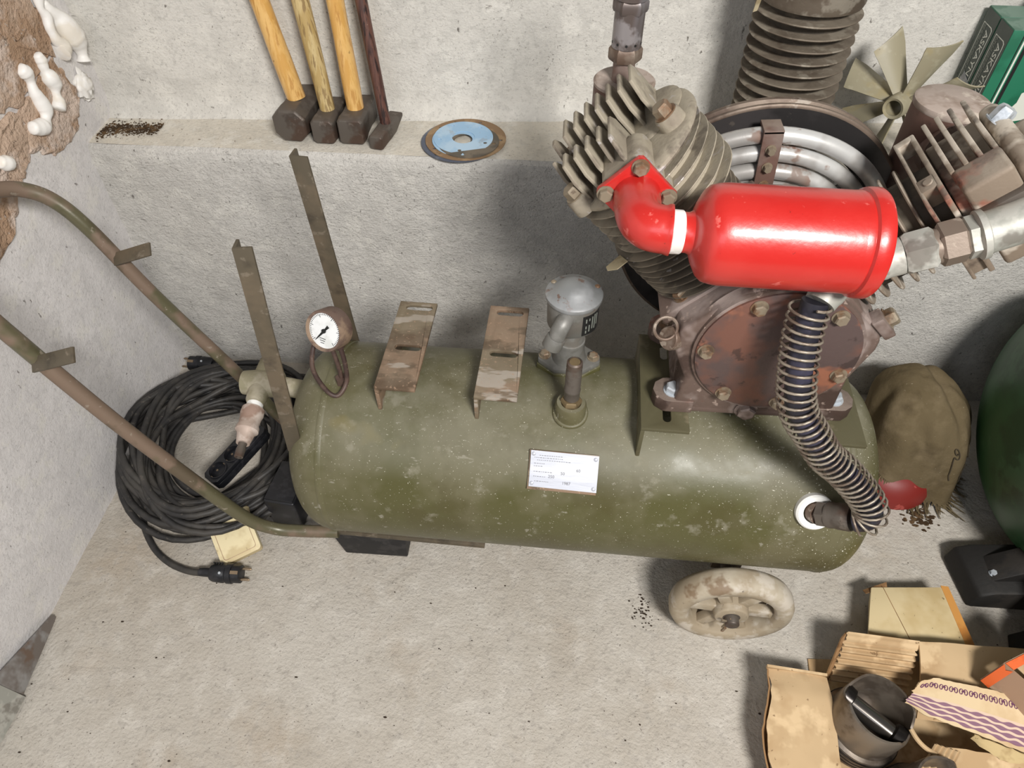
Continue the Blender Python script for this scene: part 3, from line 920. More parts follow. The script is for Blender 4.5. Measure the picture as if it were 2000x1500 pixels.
# safety valve
vx, vy = 0.035, 0.668
sv = MB().lathe([(0.0225, 0.395), (0.0225, 0.440), (0.0205, 0.4445), (0.015, 0.4448), (0.0148, 0.435)], (vx, vy, 0), (0, 0, 1), 32, cap=False).build('safety_valve', 'olive', comp)
MB().lathe([(0.0155, 0.440), (0.0155, 0.450), (0.013, 0.453)], (vx, vy, 0), (0, 0, 1), 6).build('hex_nut', 'brass', sv)
MB().lathe([(0.0095, 0.450), (0.0095, 0.455), (0.0112, 0.456), (0.0112, 0.470), (0.0118, 0.471), (0.0118, 0.474), (0.0112, 0.475), (0.0112, 0.512), (0.0100, 0.514), (0.0100, 0.517), (0.0112, 0.518), (0.0108, 0.527), (0.0085, 0.529), (0.0082, 0.526), (0, 0.526)], (vx, vy, 0), (0, 0, 1), 28).build('valve_body', 'steel_dark', sv)
MB().lathe([(0.0078, 0.5262), (0.0078, 0.5275), (0, 0.528)], (vx, vy, 0), (0, 0, 1), 24).build('valve_cap', 'brass', sv)
for k in range(5):
    pass
MB().ring([(0.0225 + 0.004 * cos(a), 0.004 * sin(a)) for a in [2 * pi * i / 8 for i in range(8)]], (vx, vy, tank_z(vx, vy) + 0.0), V((0, -0.29, 0.95)), 32).build('weld_bead', 'olive', sv, angle=80)

# rating plate riveted to the tank
aP = atan2(0.7128 - 0.597, 0.375 - 0.2668)
pc = TP(0.5345, aP, TR + 0.0012)
pn = (EU * cos(aP) + EF * sin(aP)).normalized()
PF = frame(pc, pn, AX) @ Matrix.Rotation(radians(-0.8), 4, 'Z')
plate = MB().plate([(-0.050, -0.031), (0.0495, -0.0315), (0.0495, 0.0265), (-0.050, 0.027)], [], PF @ Matrix.Translation((0, 0, -0.006)), 0.0075).build('rating_plate', 'bracket', comp, bev=0.0006)
MB().plate([(-0.0475, -0.0265), (0.050, -0.0275), (0.050, 0.0255), (-0.0475, 0.0265)], [], PF @ Matrix.Translation((0, 0, 0.0016)), 0.0010).build('plate_face', 'alu', plate)
for x, y in ((-0.0435, 0.0215), (0.0455, 0.0205), (-0.0435, -0.0215), (0.0455, -0.0225)):
    p = PF @ V((x, y, 0.0026))
    b = MB().lathe([(0.0030, 0), (0.0030, 0.0006), (0.0018, 0.0014), (0, 0.0015)], p, pn, 14)
    b.build('rivet', 'alu', plate)
b = MB()
for tx, x, y in (('60', 0.022, 0.002), ('50', 0.0, -0.004), ('250', -0.016, -0.010), ('1987', 0.006, -0.018)):
    b.text(tx, 0.0062, PF @ Matrix.Translation((x, y, 0.0027)), 0.0003)
for k, (x, y, L) in enumerate([(-0.018, 0.020, 0.034), (-0.022, 0.0165, 0.040), (-0.014, 0.013, 0.048), (-0.034, 0.008, 0.016), (-0.036, 0.004, 0.012), (-0.030, -0.004, 0.024), (-0.034, -0.011, 0.016), (-0.030, -0.018, 0.020)]):
    x0 = x - L / 2
    while x0 < x + L / 2:
        wl = random.uniform(0.0012, 0.003)
        b.box(PF @ V((x0 + wl / 2, y, 0.0027)), (wl, 0.0008, 0.0002), PF.to_3x3())
        x0 += wl + 0.0012
b.build('stamped_text', 'ink_grey', plate)

# T fitting with coupling at the left end
tc = V((-0.476, 0.760, 0.340))
b = MB()
b.cyl(tc + V((0.10, -0.004, -0.012)), tc + V((0.02, 0, 0)), 0.016, n=20)
b.lathe([(0.012, -0.034), (0.020, -0.030), (0.0225, -0.010), (0.0225, 0.034), (0.018, 0.036)], tc, (1, 0, 0), 24)
b.lathe([(0.013, -0.042), (0.0155, -0.038), (0.0175, -0.012), (0.0175, 0.012), (0.0155, 0.048), (0.013, 0.05)], tc, (-0.03, 1, 0.02), 24)
tee = b.build('tee_fitting', 'tee', comp, angle=50)
td = V((0.02, -1, -0.12)).normalized()
q = tc + td * 0.040
MB().lathe([(0.0128, 0), (0.0132, 0.004), (0.0128, 0.012)], q, td, 24).build('tape_wrap', 'ptfe', tee)
MB().lathe([(0.015, 0.010), (0.0180, 0.012), (0.0185, 0.022), (0.0165, 0.030), (0.0160, 0.042), (0.0180, 0.046), (0.0182, 0.053), (0.014, 0.057), (0.0125, 0.066), (0.0105, 0.076)], q, td, 28).build('coupling', 'coupling', tee)
MB().lathe([(0.0068, 0.070), (0.0072, 0.074), (0.0062, 0.082), (0.0074, 0.086), (0.0068, 0.100), (0.0045, 0.101), (0.0045, 0.09)], q, td, 18).build('nozzle', 'steel_dark', tee)
q2 = tc - td * 0.046
MB().lathe([(0.0115, 0), (0.0115, 0.010), (0.009, 0.011), (0.009, 0.024), (0.006, 0.026)], q2, -td, 20).build('plug_stub', 'ptfe', tee)

# U handle of bent tube, flat bar under the tank, tabs
hp = [(-0.36, 0.632, 0.093), (-0.43, 0.628, 0.094), (-0.475, 0.624, 0.104), (-0.512, 0.618, 0.145), (-0.560, 0.610, 0.262), (-0.625, 0.603, 0.425), (-0.690, 0.600, 0.606), (-0.708, 0.603, 0.650), (-0.738, 0.618, 0.678), (-0.772, 0.655, 0.690), (-0.792, 0.705, 0.690), (-0.796, 0.760, 0.682), (-0.788, 0.805, 0.665), (-0.771, 0.836, 0.648), (-0.744, 0.850, 0.622), (-0.712, 0.851, 0.572), (-0.659, 0.850, 0.445), (-0.568, 0.850, 0.253), (-0.520, 0.845, 0.150), (-0.480, 0.84, 0.105), (-0.42, 0.838, 0.095), (-0.30, 0.835, 0.095)]
handle = MB().tube(spline(hp, 8), 0.0112, 14).build('handle_frame', 'tube_paint', comp, angle=70)
for p in ((-0.690, 0.842, 0.522), (-0.674, 0.592, 0.546)):
    p = V(p)
    R = Matrix.Rotation(radians(-20), 3, 'Y') @ Matrix.Rotation(radians(38), 3, 'X')
    MB().box(p + V((0.036, -0.002, 0.014)), (0.072, 0.021, 0.004), R).build('hook_tab', 'olive_bar', handle, bev=0.0008)
MB().box((-0.245, 0.640, 0.094), (0.30, 0.030, 0.010), RZ.to_3x3()).build('skid_bar', 'olive_bar', comp, bev=0.001)
MB().box((-0.245, 0.835, 0.094), (0.30, 0.030, 0.010), RZ.to_3x3()).build('skid_bar', 'olive_bar', comp, bev=0.001)
b = MB()
b.poly([(-0.385, 0.088), (-0.365, 0.0), (-0.246, 0.0), (-0.244, 0.088)], (0, 0.640, 0), (1, 0, 0), (0, 0, 1), (0, 0.20, 0))
foot = b.build('support_foot', 'rubber', comp, bev=0.003)

# wheels and axle


def wheel(yc, xc):
    n = V((0.031, 1, 0)).normalized()
    c = V((xc, yc, 0.0995))
    R = 0.100
    tyre = MB().ring([(0.069, -0.016), (0.073, -0.0205), (0.086, -0.0215), (0.095, -0.018), (0.0995, -0.009), (0.1, 0.0), (0.0995, 0.009), (0.095, 0.018), (0.086, 0.0215), (0.073, 0.0205), (0.069, 0.016)], c, n, 64).build('wheel', 'wheel', comp, angle=50)
    F = frame(c, n, (1, 0, 0))
    b = MB()
    b.ring([(0.018, -0.002), (0.064, -0.002), (0.064, 0.002), (0.018, 0.002)], c + n * 0.015, n, 40)
    b.build('wheel_disc', 'wheel', tyre)
    for k in range(6):
        a = radians(4 + 60 * k)
        d = F.to_3x3() @ V((cos(a), sin(a), 0))
        e = F.to_3x3() @ V((-sin(a), cos(a), 0))
        q = MB().poly([(-0.0105, 0.016), (0.0105, 0.016), (0.0090, 0.074), (-0.0090, 0.074)], c - n * 0.010, e, d, n * 0.016)
        q.build('spoke', 'wheel', tyre, bev=0.002)
    MB().lathe([(0.0265, -0.0215), (0.028, -0.017), (0.030, 0.012), (0.018, 0.021)], c, n, 32).build('hub', 'wheel', tyre, bev=0.0015)
    MB().lathe([(0.014, 0.0205), (0.014, 0.022), (0.0115, 0.0222), (0.0115, 0.034), (0.0105, 0.0355), (0, 0.0356)], c, -n, 24).build('axle_end', 'steel_dark', tyre)
    if yc < 0.6:
        b = MB()
        R3 = frame((0, 0, 0), -n, (0.2, 0, 1)).to_3x3()
        b.box(c - n * 0.029 + V((-0.006, 0, -0.006)), (0.034, 0.006, 0.0025), R3)
        b.box(c - n * 0.0285 + V((-0.0085, -0.003, -0.024)), (0.014, 0.004, 0.003), R3)
        b.box(c - n * 0.0285 + V((-0.010, -0.002, 0.005)), (0.003, 0.016, 0.0025), R3)
        b.build('split_pin', 'boltm', tyre)
    return tyre


wheel(0.541, 0.322)
wheel(0.87, 0.334)
MB().cyl((0.322, 0.55, 0.0995), (0.334, 0.87, 0.0995), 0.010, n=16).build('axle', 'steel_dark', comp)
for y in (0.62, 0.79):
    MB().box((0.327, y, 0.106), (0.05, 0.006, 0.05), RZ.to_3x3()).build('axle_bracket', 'olive_bar', comp)

# ---- pump
CX, CZ = 0.282, 0.588
YC = 0.640
# crankcase
pts = [(0.172, 0.462), (0.178, 0.53), (0.158, 0.578), (0.160, 0.612), (0.258, 0.708), (0.306, 0.708), (0.402, 0.614), (0.402, 0.596), (0.386, 0.54), (0.388, 0.462)]
case = MB().poly(pts, (0, 0.648, 0), (1, 0, 0), (0, 0, 1), (0.006, 0.19, 0)).build('crankcase', 'cast_brown', comp, bev=0.006, seg=3)
b = MB()
b.lathe([(0.1035, 0.0), (0.1035, 0.016), (0.106, 0.02)], (CX, YC + 0.003, CZ), (0, 1, 0), 56)
b.build('cover_seat', 'cast_brown', case)
cover = MB().lathe([(0.0, 0.0), (0.096, 0.0), (0.0993, 0.0015), (0.0993, 0.0045)], (CX, YC - 0.0015, CZ), (0, 1, 0), 64).build('crankcase_cover', 'cover', comp)
for a in (178, 235, 285, 342, 52, 118):
    a = radians(a)
    bolt(cover, (CX + 0.088 * cos(a), YC - 0.0015, CZ + 0.088 * sin(a)), (0, -1, 0), 0.0085, 0.009)
# feet with hold-down bolts
for x, y, m in ((0.170, 0.668, 'zinc'), (0.394, 0.668, 'zinc'), (0.172, 0.800, 'boltm'), (0.400, 0.800, 'boltm')):
    sx = -1 if x < 0.3 else 1
    pl = [(0.030 * -sx, -0.022), (0.004 * sx, -0.022)] + [(0.004 * sx + 0.020 * cos(t) * sx, 0.022 * sin(t)) for t in [-pi / 2.4, -pi / 5, 0, pi / 5, pi / 2.4]] + [(0.004 * sx, 0.022), (0.030 * -sx, 0.022)]
    ft = MB().plate(pl, [], frame((x, y, 0.4615), (0, 0, 1)), 0.022).build('mounting_foot', 'cast_brown', case, bev=0.005, seg=3)
    bolt(case, (x - 0.003 * sx, y - 0.002, 0.4835), (0, 0, 1), 0.0105, 0.011, m, 'hold_down_bolt')
bolt(case, (0.272, 0.646, 0.4745), (0, -1, 0), 0.0125, 0.010, 'cast_brown', 'drain_plug')
b = MB()
b.box((0.270, 0.655, 0.468), (0.20, 0.014, 0.013))
b.build('base_rail', 'cast_brown', case, bev=0.003)
# dipstick plug with pull ring
dn = V((-0.72, -0.5, 0.35)).normalized()
dp = V((0.158, 0.662, 0.588))
MB().lathe([(0.018, -0.02), (0.0175, -0.004), (0.013, -0.003), (0.013, 0.004)], dp, dn, 24).build('filler_neck', 'cast_brown', case)
b = MB().lathe([(0.0155, 0.002), (0.0155, 0.012), (0.0140, 0.014), (0, 0.014)], dp, dn, 24)
dips = b.build('oil_dipstick', 'hexbrown', comp)
rc = dp + dn * 0.020 + V((0.0, 0.004, 0.014))
MB().ring([(0.0145 + 0.0022 * cos(a), 0.0022 * sin(a)) for a in [2 * pi * i / 8 for i in range(8)]], rc, V((0.15, -1, 0.55)), 28).build('pull_ring', 'hexbrown', dips)

DL = V((-sin(radians(45)), 0, cos(radians(45))))
DR = V((sin(radians(45)), 0, cos(radians(45))))
TL = V((cos(radians(45)), 0, sin(radians(45))))      # across the left bank, towards the top right
TRV = V((cos(radians(45)), 0, -sin(radians(45))))    # across the right bank, towards the bottom right


def bank(D, y):
    return V((CX, y, CZ)), D


# left cylinder
cL = V((CX, 0.766, CZ))
cB = cL - TL * 0.016
barrel = MB().lathe([(0.060, 0.085), (0.060, 0.200)], cB, DL, 48, x=(0, 1, 0)).build('cylinder_barrel', 'core_dark', comp)
MB().box(cB + DL * 0.099, (0.160, 0.156, 0.015), Matrix((TL, (0, 1, 0), DL)).transposed()).build('base_flange', 'cast_brown', barrel, bev=0.003)
bolt(barrel, cL + DL * 0.107 + TL * -0.058 + V((0, -0.060, 0)), DL, 0.0105, 0.011)
bolt(barrel, cL + DL * 0.107 + TL * 0.058 + V((0, -0.060, 0)), DL, 0.0105, 0.011)
fins_low, fins_high = [], []
for k in range(13):
    a = 0.110 + 0.0112 * k if k < 8 else 0.203 + 0.0158 * (k - 8)
    r = 0.0825 if k < 8 else 0.0870
    b = MB()
    pr = [(0.059, a + 0.0004), (r, a + 0.0010), (r + 0.0004, a + 0.0019), (r, a + 0.0028), (0.059, a + 0.0034)]
    F = frame(cB if k < 8 else cL - TL * 0.004, DL, (0, 1, 0))
    rs = []
    for i in range(56):
        t = 2 * pi * i / 56
        rs.append([b.v(F @ V(((q[0] + (0.0012 * nz(i * 0.35, k * 5.0) if q[0] > 0.06 else 0)) * cos(t), (q[0] + (0.0012 * nz(i * 0.35, k * 5.0) if q[0] > 0.06 else 0)) * sin(t), q[1]))) for q in pr])
    b.rings(rs, closed=True)
    (fins_low if k < 8 else fins_high).append(b)
for b in fins_low:
    b.build('fin', 'fin_dark', barrel)
# torn gasket tabs poking out between the fins
for (t, yy, al, w_) in ((0.056, -0.068, 0.197, 0.044), (-0.072, -0.050, 0.196, 0.026)):
    o = cB + DL * al + TL * t * 1.06 + V((0, yy * 1.06, 0))
    u = (TL * 0.8 + V((0, 0.3, 0))).normalized()
    n = (TL * t + V((0, yy, 0))).normalized()
    MB().poly([(-w_ / 2, -0.010), (w_ / 2, -0.014), (w_ * 0.4, 0.012), (0.0, 0.016), (-w_ * 0.5, 0.008)], o, n.cross(DL), n * 0.9 + DL * 0.25, DL * 0.001).build('gasket_tab', 'fibre', barrel)

# left head
head = MB().lathe([(0.068, 0.198), (0.068, 0.276), (0.0850, 0.277), (0.0872, 0.280), (0.0868, 0.284), (0.083, 0.287), (0.070, 0.288)], cL, DL, 56, x=(0, 1, 0)).build('cylinder_head', 'cast', comp)
for b in fins_high:
    b.build('fin', 'cast', head)
R3 = Matrix((TL, (0, 1, 0), DL)).transposed()
for row, (y0, y1) in enumerate(((-0.072, -0.008), (0.008, 0.068))):
    for k in range(8):
        t = -0.072 + 0.0165 * k
        hgt = 0.056 if row else 0.054
        yy0, yy1 = y0, y1
        if row == 0 and k > 5:
            continue
        if row == 0 and k in (1, 2, 3, 4):
            yy0 = -0.056
        if abs(t) > 0.06:
            yy0 = max(yy0, -0.030)
            yy1 = min(yy1, 0.040)
        pl = [(yy0, 0.0), (yy1, 0.0), (yy1, hgt * 0.8), (yy1 - 0.008, hgt), (yy0 + 0.012, hgt), (yy0, hgt * 0.62)]
        MB().poly(pl, cL + DL * 0.284 + TL * (t - 0.002), (0, 1, 0), DL, TL * 0.0042).build('fin', 'cast', head, bev=0.0008)
for t, yy in ((0.060, -0.022), (-0.068, -0.046), (-0.072, 0.040), (0.030, 0.070)):
    c = cL + TL * t + V((0, yy, 0))
    MB().lathe([(0.0165, 0.280), (0.0150, 0.300), (0.0135, 0.302)], c, DL, 20).build('bolt_boss', 'cast', head)
    bolt(head, c + DL * 0.302, DL, 0.0105, 0.013)
# smooth plateau at the upper right of the head
b = MB()
b.lathe([(0.050, 0.270), (0.048, 0.2885), (0.042, 0.2915), (0, 0.293)], cL + TL * 0.030 + V((0, 0.028, 0)), DL, 32, x=(0, 1, 0), squash=0.95)
b.build('head_cap', 'cast', head)
b = MB()
ic = V((0.0845, 0.672, 0.787))
for e0, e1, y0, y1 in ((1.0, 1.0, 0.694, 0.735),):
    b.poly([(-0.030, -0.030), (0.030, -0.030), (0.030, 0.022), (0.022, 0.030), (-0.022, 0.030), (-0.030, 0.022)], V((ic.x, 0.680, ic.z)), TL, DL, (0, 0.06, 0))
b.build('intake_boss', 'cast', head, bev=0.004)

# red intake elbow, tape, filter
elb = MB().plate([(-0.032, -0.029), (-0.028, -0.033), (0.028, -0.033), (0.032, -0.029), (0.032, 0.029), (0.028, 0.033), (-0.028, 0.033), (-0.032, 0.029)], [], frame((ic.x, 0.681, ic.z), (0, -1, 0), TL), 0.009).build('intake_elbow', 'red', comp, bev=0.0015)
ep = spline([(0.0845, 0.676, 0.785), (0.0845, 0.654, 0.786), (0.0848, 0.638, 0.787), (0.088, 0.624, 0.788), (0.095, 0.615, 0.788), (0.105, 0.611, 0.788), (0.116, 0.610, 0.788)], 5)
ne = len(ep)
er = [0.0265 - 0.002 * min(1, i / 8) for i in range(ne)]
er[-1] = er[-2] = 0.0262
er[-3] = 0.0255
MB().tube(ep, er, 28).build('elbow_pipe', 'red', elb, angle=60)
for t, d in ((0.0235, 0.024), (-0.0235, 0.024), (0.0235, -0.024), (-0.0235, -0.024)):
    p = V((ic.x, 0.672, ic.z)) + TL * t + DL * d
    bolt(elb, p, (0, -1, 0), 0.0078, 0.008)
fo = V((0, 0.610, 0.7885))
fa = V((1, 0.0, -0.02)).normalized()
MB().lathe([(0.021, 0.114), (0.0225, 0.116), (0.0222, 0.1265), (0.021, 0.128)], fo, fa, 32).build('tape_wrap', 'ptfe', elb)
filt = MB().lathe([(0.0205, 0.126), (0.0205, 0.133), (0.0225, 0.137), (0.033, 0.141), (0.0440, 0.147), (0.0485, 0.152), (0.0505, 0.160), (0.0515, 0.168), (0.0515, 0.298)], fo, fa, 72, cap=False).build('air_filter', 'red', comp)
MB().lathe([(0.0515, 0.292), (0.0520, 0.297), (0.0515, 0.300), (0.0545, 0.302), (0.0555, 0.306), (0.0555, 0.3145), (0.0540, 0.317), (0.048, 0.3175), (0, 0.3175)], fo, fa, 72, cap=False).build('filter_lid', 'red', filt)

# outlet pots behind the heads
potL = MB().lathe([(0.0365, 0.660), (0.0375, 0.665), (0.0378, 0.814)], (0.074, 0.878, 0), (0, 0, 1), 40).build('outlet_pot', 'pot', comp)
MB().lathe([(0.0380, 0.8135), (0.0385, 0.817), (0.036, 0.8195), (0.012, 0.8185), (0, 0.8185)], (0.074, 0.878, 0), (0, 0, 1), 40).build('pot_lid', 'pot_top', potL)
b = MB().box((0.112, 0.852, 0.790), (0.03, 0.03, 0.03), Matrix.Rotation(radians(45), 3, 'Y'))
b.build('outlet_lug', 'pot', potL, bev=0.003)
vx2, vy2 = 0.071, 0.876
rel = MB().lathe([(0.0135, 0.815), (0.0135, 0.846)], (vx2, vy2, 0), (0, 0, 1), 24).build('relief_valve', 'pot', comp)
MB().lathe([(0.0190, 0.8435), (0.0205, 0.846), (0.0205, 0.857), (0.0175, 0.861)], (vx2, vy2, 0), (0, 0, 1), 6).build('hex_nut', 'hexbrown', rel)
sl = MB().lathe([(0.0178, 0.860), (0.0178, 0.901)], (vx2, vy2, 0), (0, 0, 1), 32).build('sleeve', 'steel_tube', rel)
for k in range(10):
    a = 2 * pi * k / 10 + 0.25
    d = V((cos(a), sin(a), 0))
    MB().cyl(V((vx2, vy2, 0.866)) + d * 0.0165, V((vx2, vy2, 0.866)) + d * 0.01805, 0.0016, n=8).build('vent_hole', 'ink', rel)
MB().lathe([(0.0195, 0.899), (0.0208, 0.902), (0.0208, 0.910), (0.018, 0.914)], (vx2, vy2, 0), (0, 0, 1), 6).build('hex_nut', 'steel_tube', rel)
MB().lathe([(0.0172, 0.912), (0.0195, 0.914), (0.0195, 0.926), (0.016, 0.930), (0.016, 0.975), (0.012, 0.98)], (vx2, vy2, 0), (0, 0, 1), 32).build('valve_top', 'steel_tube', rel)

potR = MB().lathe([(0.043, 0.610), (0.0445, 0.616), (0.0448, 0.788)], (0.489, 0.902, 0), (0, 0, 1), 44).build('outlet_pot', 'pot', comp)
b = MB()
b.lathe([(0.0448, 0.7865), (0.0462, 0.790), (0.0455, 0.7945), (0.042, 0.7965), (0, 0.797)], (0.489, 0.902, 0), (0, 0, 1), 44)
b.build('pot_lid', 'pot_top', potR)
b = MB()
b.tube(spline([(0.49, 0.88, 0.74), (0.488, 0.85, 0.752), (0.482, 0.82, 0.762)], 5), [0.036, 0.035, 0.034, 0.033, 0.033, 0.034, 0.035, 0.036, 0.037, 0.038, 0.040], 24)
b.build('pot_neck', 'pot', potR, angle=60)

# right cylinder: round fins seen edge-on, square head
cR = V((CX, 0.735, CZ))
RR = Matrix((TRV, (0, 1, 0), DR)).transposed()
barR = MB().lathe([(0.050, 0.085), (0.050, 0.236)], cR, DR, 40, x=(0, 1, 0)).build('cylinder_barrel', 'core_dark', comp)
MB().box(cR + DR * 0.099 + V((0, -0.005, 0)), (0.140, 0.148, 0.015), RR).build('base_flange', 'cast_brown', barR, bev=0.003)
MB().box(cR + DR * 0.112 + TRV * 0.056 + V((0, -0.072, 0)), (0.036, 0.022, 0.014), RR).build('flange_lug', 'cast_brown', barR, bev=0.002)
bolt(barR, cR + DR * 0.118 + TRV * 0.062 + V((0, -0.062, 0)), DR, 0.0115, 0.012)
for k in range(6):
    al = 0.112 + 0.0178 * k
    b = MB()
    F = frame(cR, DR, (0, 1, 0))
    rs = []
    for i in range(48):
        t = 2 * pi * i / 48
        dr = 0.0010 * nz(i * 0.4, k * 4.1 + 30)
        rs.append([b.v(F @ V(((r + (dr if r > 0.06 else 0)) * cos(t), (r + (dr if r > 0.06 else 0)) * sin(t), h))) for r, h in ((0.049, al), (0.0640, al + 0.0010), (0.0648, al + 0.0025), (0.0640, al + 0.004), (0.049, al + 0.005))])
    b.rings(rs, closed=True)
    b.build('fin', 'cast_cream', barR)
# square top flange with a pocket on its upper side
b = MB()
b.box(cR + DR * 0.2175 + V((0, 0, 0)), (0.126, 0.132, 0.004), RR)
b.box(cR + DR * 0.236 + V((0, 0, 0)), (0.126, 0.132, 0.006), RR)
b.box(cR + DR * 0.227 + TRV * -0.052 + V((0, 0.061, 0)), (0.022, 0.010, 0.020), RR)
b.box(cR + DR * 0.227 + TRV * -0.050 + V((0, -0.026, 0)), (0.026, 0.022, 0.020), RR)
b.box(cR + DR * 0.227 + TRV * 0.030 + V((0, 0.0, 0)), (0.062, 0.120, 0.020), RR)
b.build('top_flange', 'cast_cream', barR, bev=0.0015)
MB().lathe([(0.0055, 0), (0.0045, 0.0012), (0, 0.0012)], cR + DR * 0.228 + TRV * -0.0635 + V((0, -0.026, 0)), -TRV, 14).build('stamped_ring', 'cast_cream', barR)
# head
headR = MB().box(cR + DR * 0.269 + TRV * 0.004, (0.092, 0.112, 0.058), RR).build('cylinder_head', 'cast_cream', comp, bev=0.003)
b = MB()
b.box(cR + DR * 0.274 + TRV * 0.0 + V((0, -0.048, 0)), (0.126, 0.042, 0.048), RR)
b.box(cR + DR * 0.274 + TRV * 0.045 + V((0, 0.01, 0)), (0.036, 0.12, 0.048), RR)
b.build('head_block', 'cast_cream', headR, bev=0.005, seg=3)
for k in range(4):
    al = 0.2490 + 0.0142 * k
    MB().box(cR + DR * (al + 0.0025) + TRV * -0.020 + V((0, 0.019, 0)), (0.088, 0.100, 0.0052), RR).build('fin', 'cast_cream', headR, bev=0.0012)
for q_ in (0.260, 0.274, 0.288):
    MB().box(cR + DR * q_ + TRV * -0.020 + V((0, -0.0685, 0)), (0.012, 0.006, 0.008), RR).build('casting_rib', 'cast_cream', headR, bev=0.002)
b = MB()
b.box(cR + DR * 0.309 + TRV * 0.0 + V((0, -0.008, 0)), (0.112, 0.122, 0.022), RR)
b.build('head_cap', 'cast_cream', headR, bev=0.009, seg=3)
MB().box(cR + DR * 0.325 + TRV * -0.006 + V((0, -0.016, 0)), (0.070, 0.074, 0.026), RR).build('head_boss', 'cast_cream', headR, bev=0.010, seg=3)
bolt(headR, cR + DR * 0.308 + TRV * -0.050 + V((0, 0.022, 0)), -TRV * 0.4 + DR, 0.0105, 0.018, 'zinc')
bolt(headR, cR + DR * 0.337 + TRV * 0.006 + V((0, -0.036, 0)), DR, 0.010, 0.011, 'boltm')
MB().box(cR + DR * 0.300 + TRV * -0.012 + V((0, -0.071, 0)), (0.044, 0.012, 0.104), RR).build('outlet_flange', 'steel_dark', headR, bev=0.003)
for al in (0.257, 0.338):
    bolt(headR, cR + DR * al + TRV * -0.020 + V((0, -0.077, 0)), (0.1, -1, 0), 0.0105, 0.010, 'galv')

# delivery pipe: elbow, hexes, sleeve, towards the hose
dpts = [V((0.487, 0.668, 0.790)), V((0.487, 0.655, 0.795)), V((0.480, 0.647, 0.797)), V((0.467, 0.645, 0.790)), V((0.450, 0.645, 0.780)), V((0.441, 0.645, 0.775))]
pipe = MB().tube(spline(dpts, 5), 0.0225, 24).build('delivery_pipe', 'galv', comp, angle=60)
pd = (V((0.355, 0.645, 0.735)) - V((0.437, 0.645, 0.772))).normalized()
po = V((0.442, 0.645, 0.7752))
MB().lathe([(0.0225, -0.004), (0.0262, -0.002), (0.0262, 0.004), (0.0215, 0.006)], po, pd, 28).build('pipe_bead', 'galv', pipe)
MB().lathe([(0.0205, 0.005), (0.0232, 0.006), (0.0232, 0.014), (0.020, 0.016)], po, pd, 6).build('hex_nut', 'galv', pipe)
MB().lathe([(0.0205, 0.015), (0.0240, 0.018), (0.0240, 0.038), (0.0205, 0.041)], po, pd, 6).build('hex_nut', 'hexbrown', pipe)
MB().lathe([(0.019, 0.040), (0.019, 0.046)], po, pd, 24).build('thread', 'hexbrown', pipe)
MB().lathe([(0.0205, 0.044), (0.0248, 0.048), (0.0248, 0.071), (0.0215, 0.075)], po, pd, 6, x=(0, 1, 0.3)).build('hex_nut', 'galv', pipe)
e = po + pd * 0.112
cp = [po + pd * 0.073, po + pd * 0.080, po + pd * 0.098, e, e + V((-0.016, -0.004, -0.006)), e + V((-0.030, -0.014, -0.010)), e + V((-0.042, -0.030, -0.016)), e + V((-0.050, -0.040, -0.024))]
MB().tube(spline(cp, 5), [0.0168 if i < 3 else 0.0205 + 0.0010 * (abs((i % 10) - 5) > 3) - 0.004 * max(0, i - 24) / 12 for i in range(36)], 24).build('pipe_sleeve', 'galv', pipe, angle=60)

# hose with its spring guard
hs = V((0.285, 0.606, 0.708))
hp = [hs, (0.283, 0.592, 0.668), (0.286, 0.572, 0.620), (0.296, 0.560, 0.580), (0.320, 0.552, 0.545), (0.346, 0.548, 0.510), (0.374, 0.545, 0.486), (0.398, 0.541, 0.462), (0.418, 0.535, 0.440), (0.429, 0.529, 0.421), (0.427, 0.526, 0.406), (0.416, 0.529, 0.397)]
hose_path = spline(hp, 12)
hose = MB().tube(hose_path, 0.0148, 20).build('delivery_hose', 'hose', comp, angle=70)
# helix
acc = [0.0]
for i in range(1, len(hose_path)):
    acc.append(acc[-1] + (hose_path[i] - hose_path[i - 1]).length)
tot = acc[-1]


def along(path, acc, d):
    for i in range(1, len(path)):
        if acc[i] >= d:
            t = (d - acc[i - 1]) / max(1e-9, acc[i] - acc[i - 1])
            return path[i - 1].lerp(path[i], t), (path[i] - path[i - 1]).normalized()
    return path[-1], (path[-1] - path[-2]).normalized()


turns = 37
hx = []
N = turns * 18
up = None
for i in range(N + 1):
    d = 0.004 + (tot - 0.010) * i / N
    p, t = along(hose_path, acc, d)
    p2, _t = along(hose_path, acc, min(tot, d + 0.012))
    p1, _t = along(hose_path, acc, max(0, d - 0.012))
    t = (p2 - p1).normalized()
    if up is None:
        up = V((1, 0, 0))
    up = (up - t * up.dot(t)).normalized()
    sd = t.cross(up)
    a = 2 * pi * turns * i / N
    hx.append(p + (sd * cos(a) + up * sin(a)) * 0.0215 + V((-0.004, 0, 0)) * max(0, 1 - d / 0.2))
MB().tube(hx, 0.0017, 6).build('spring_guard', 'spring', hose, angle=80)
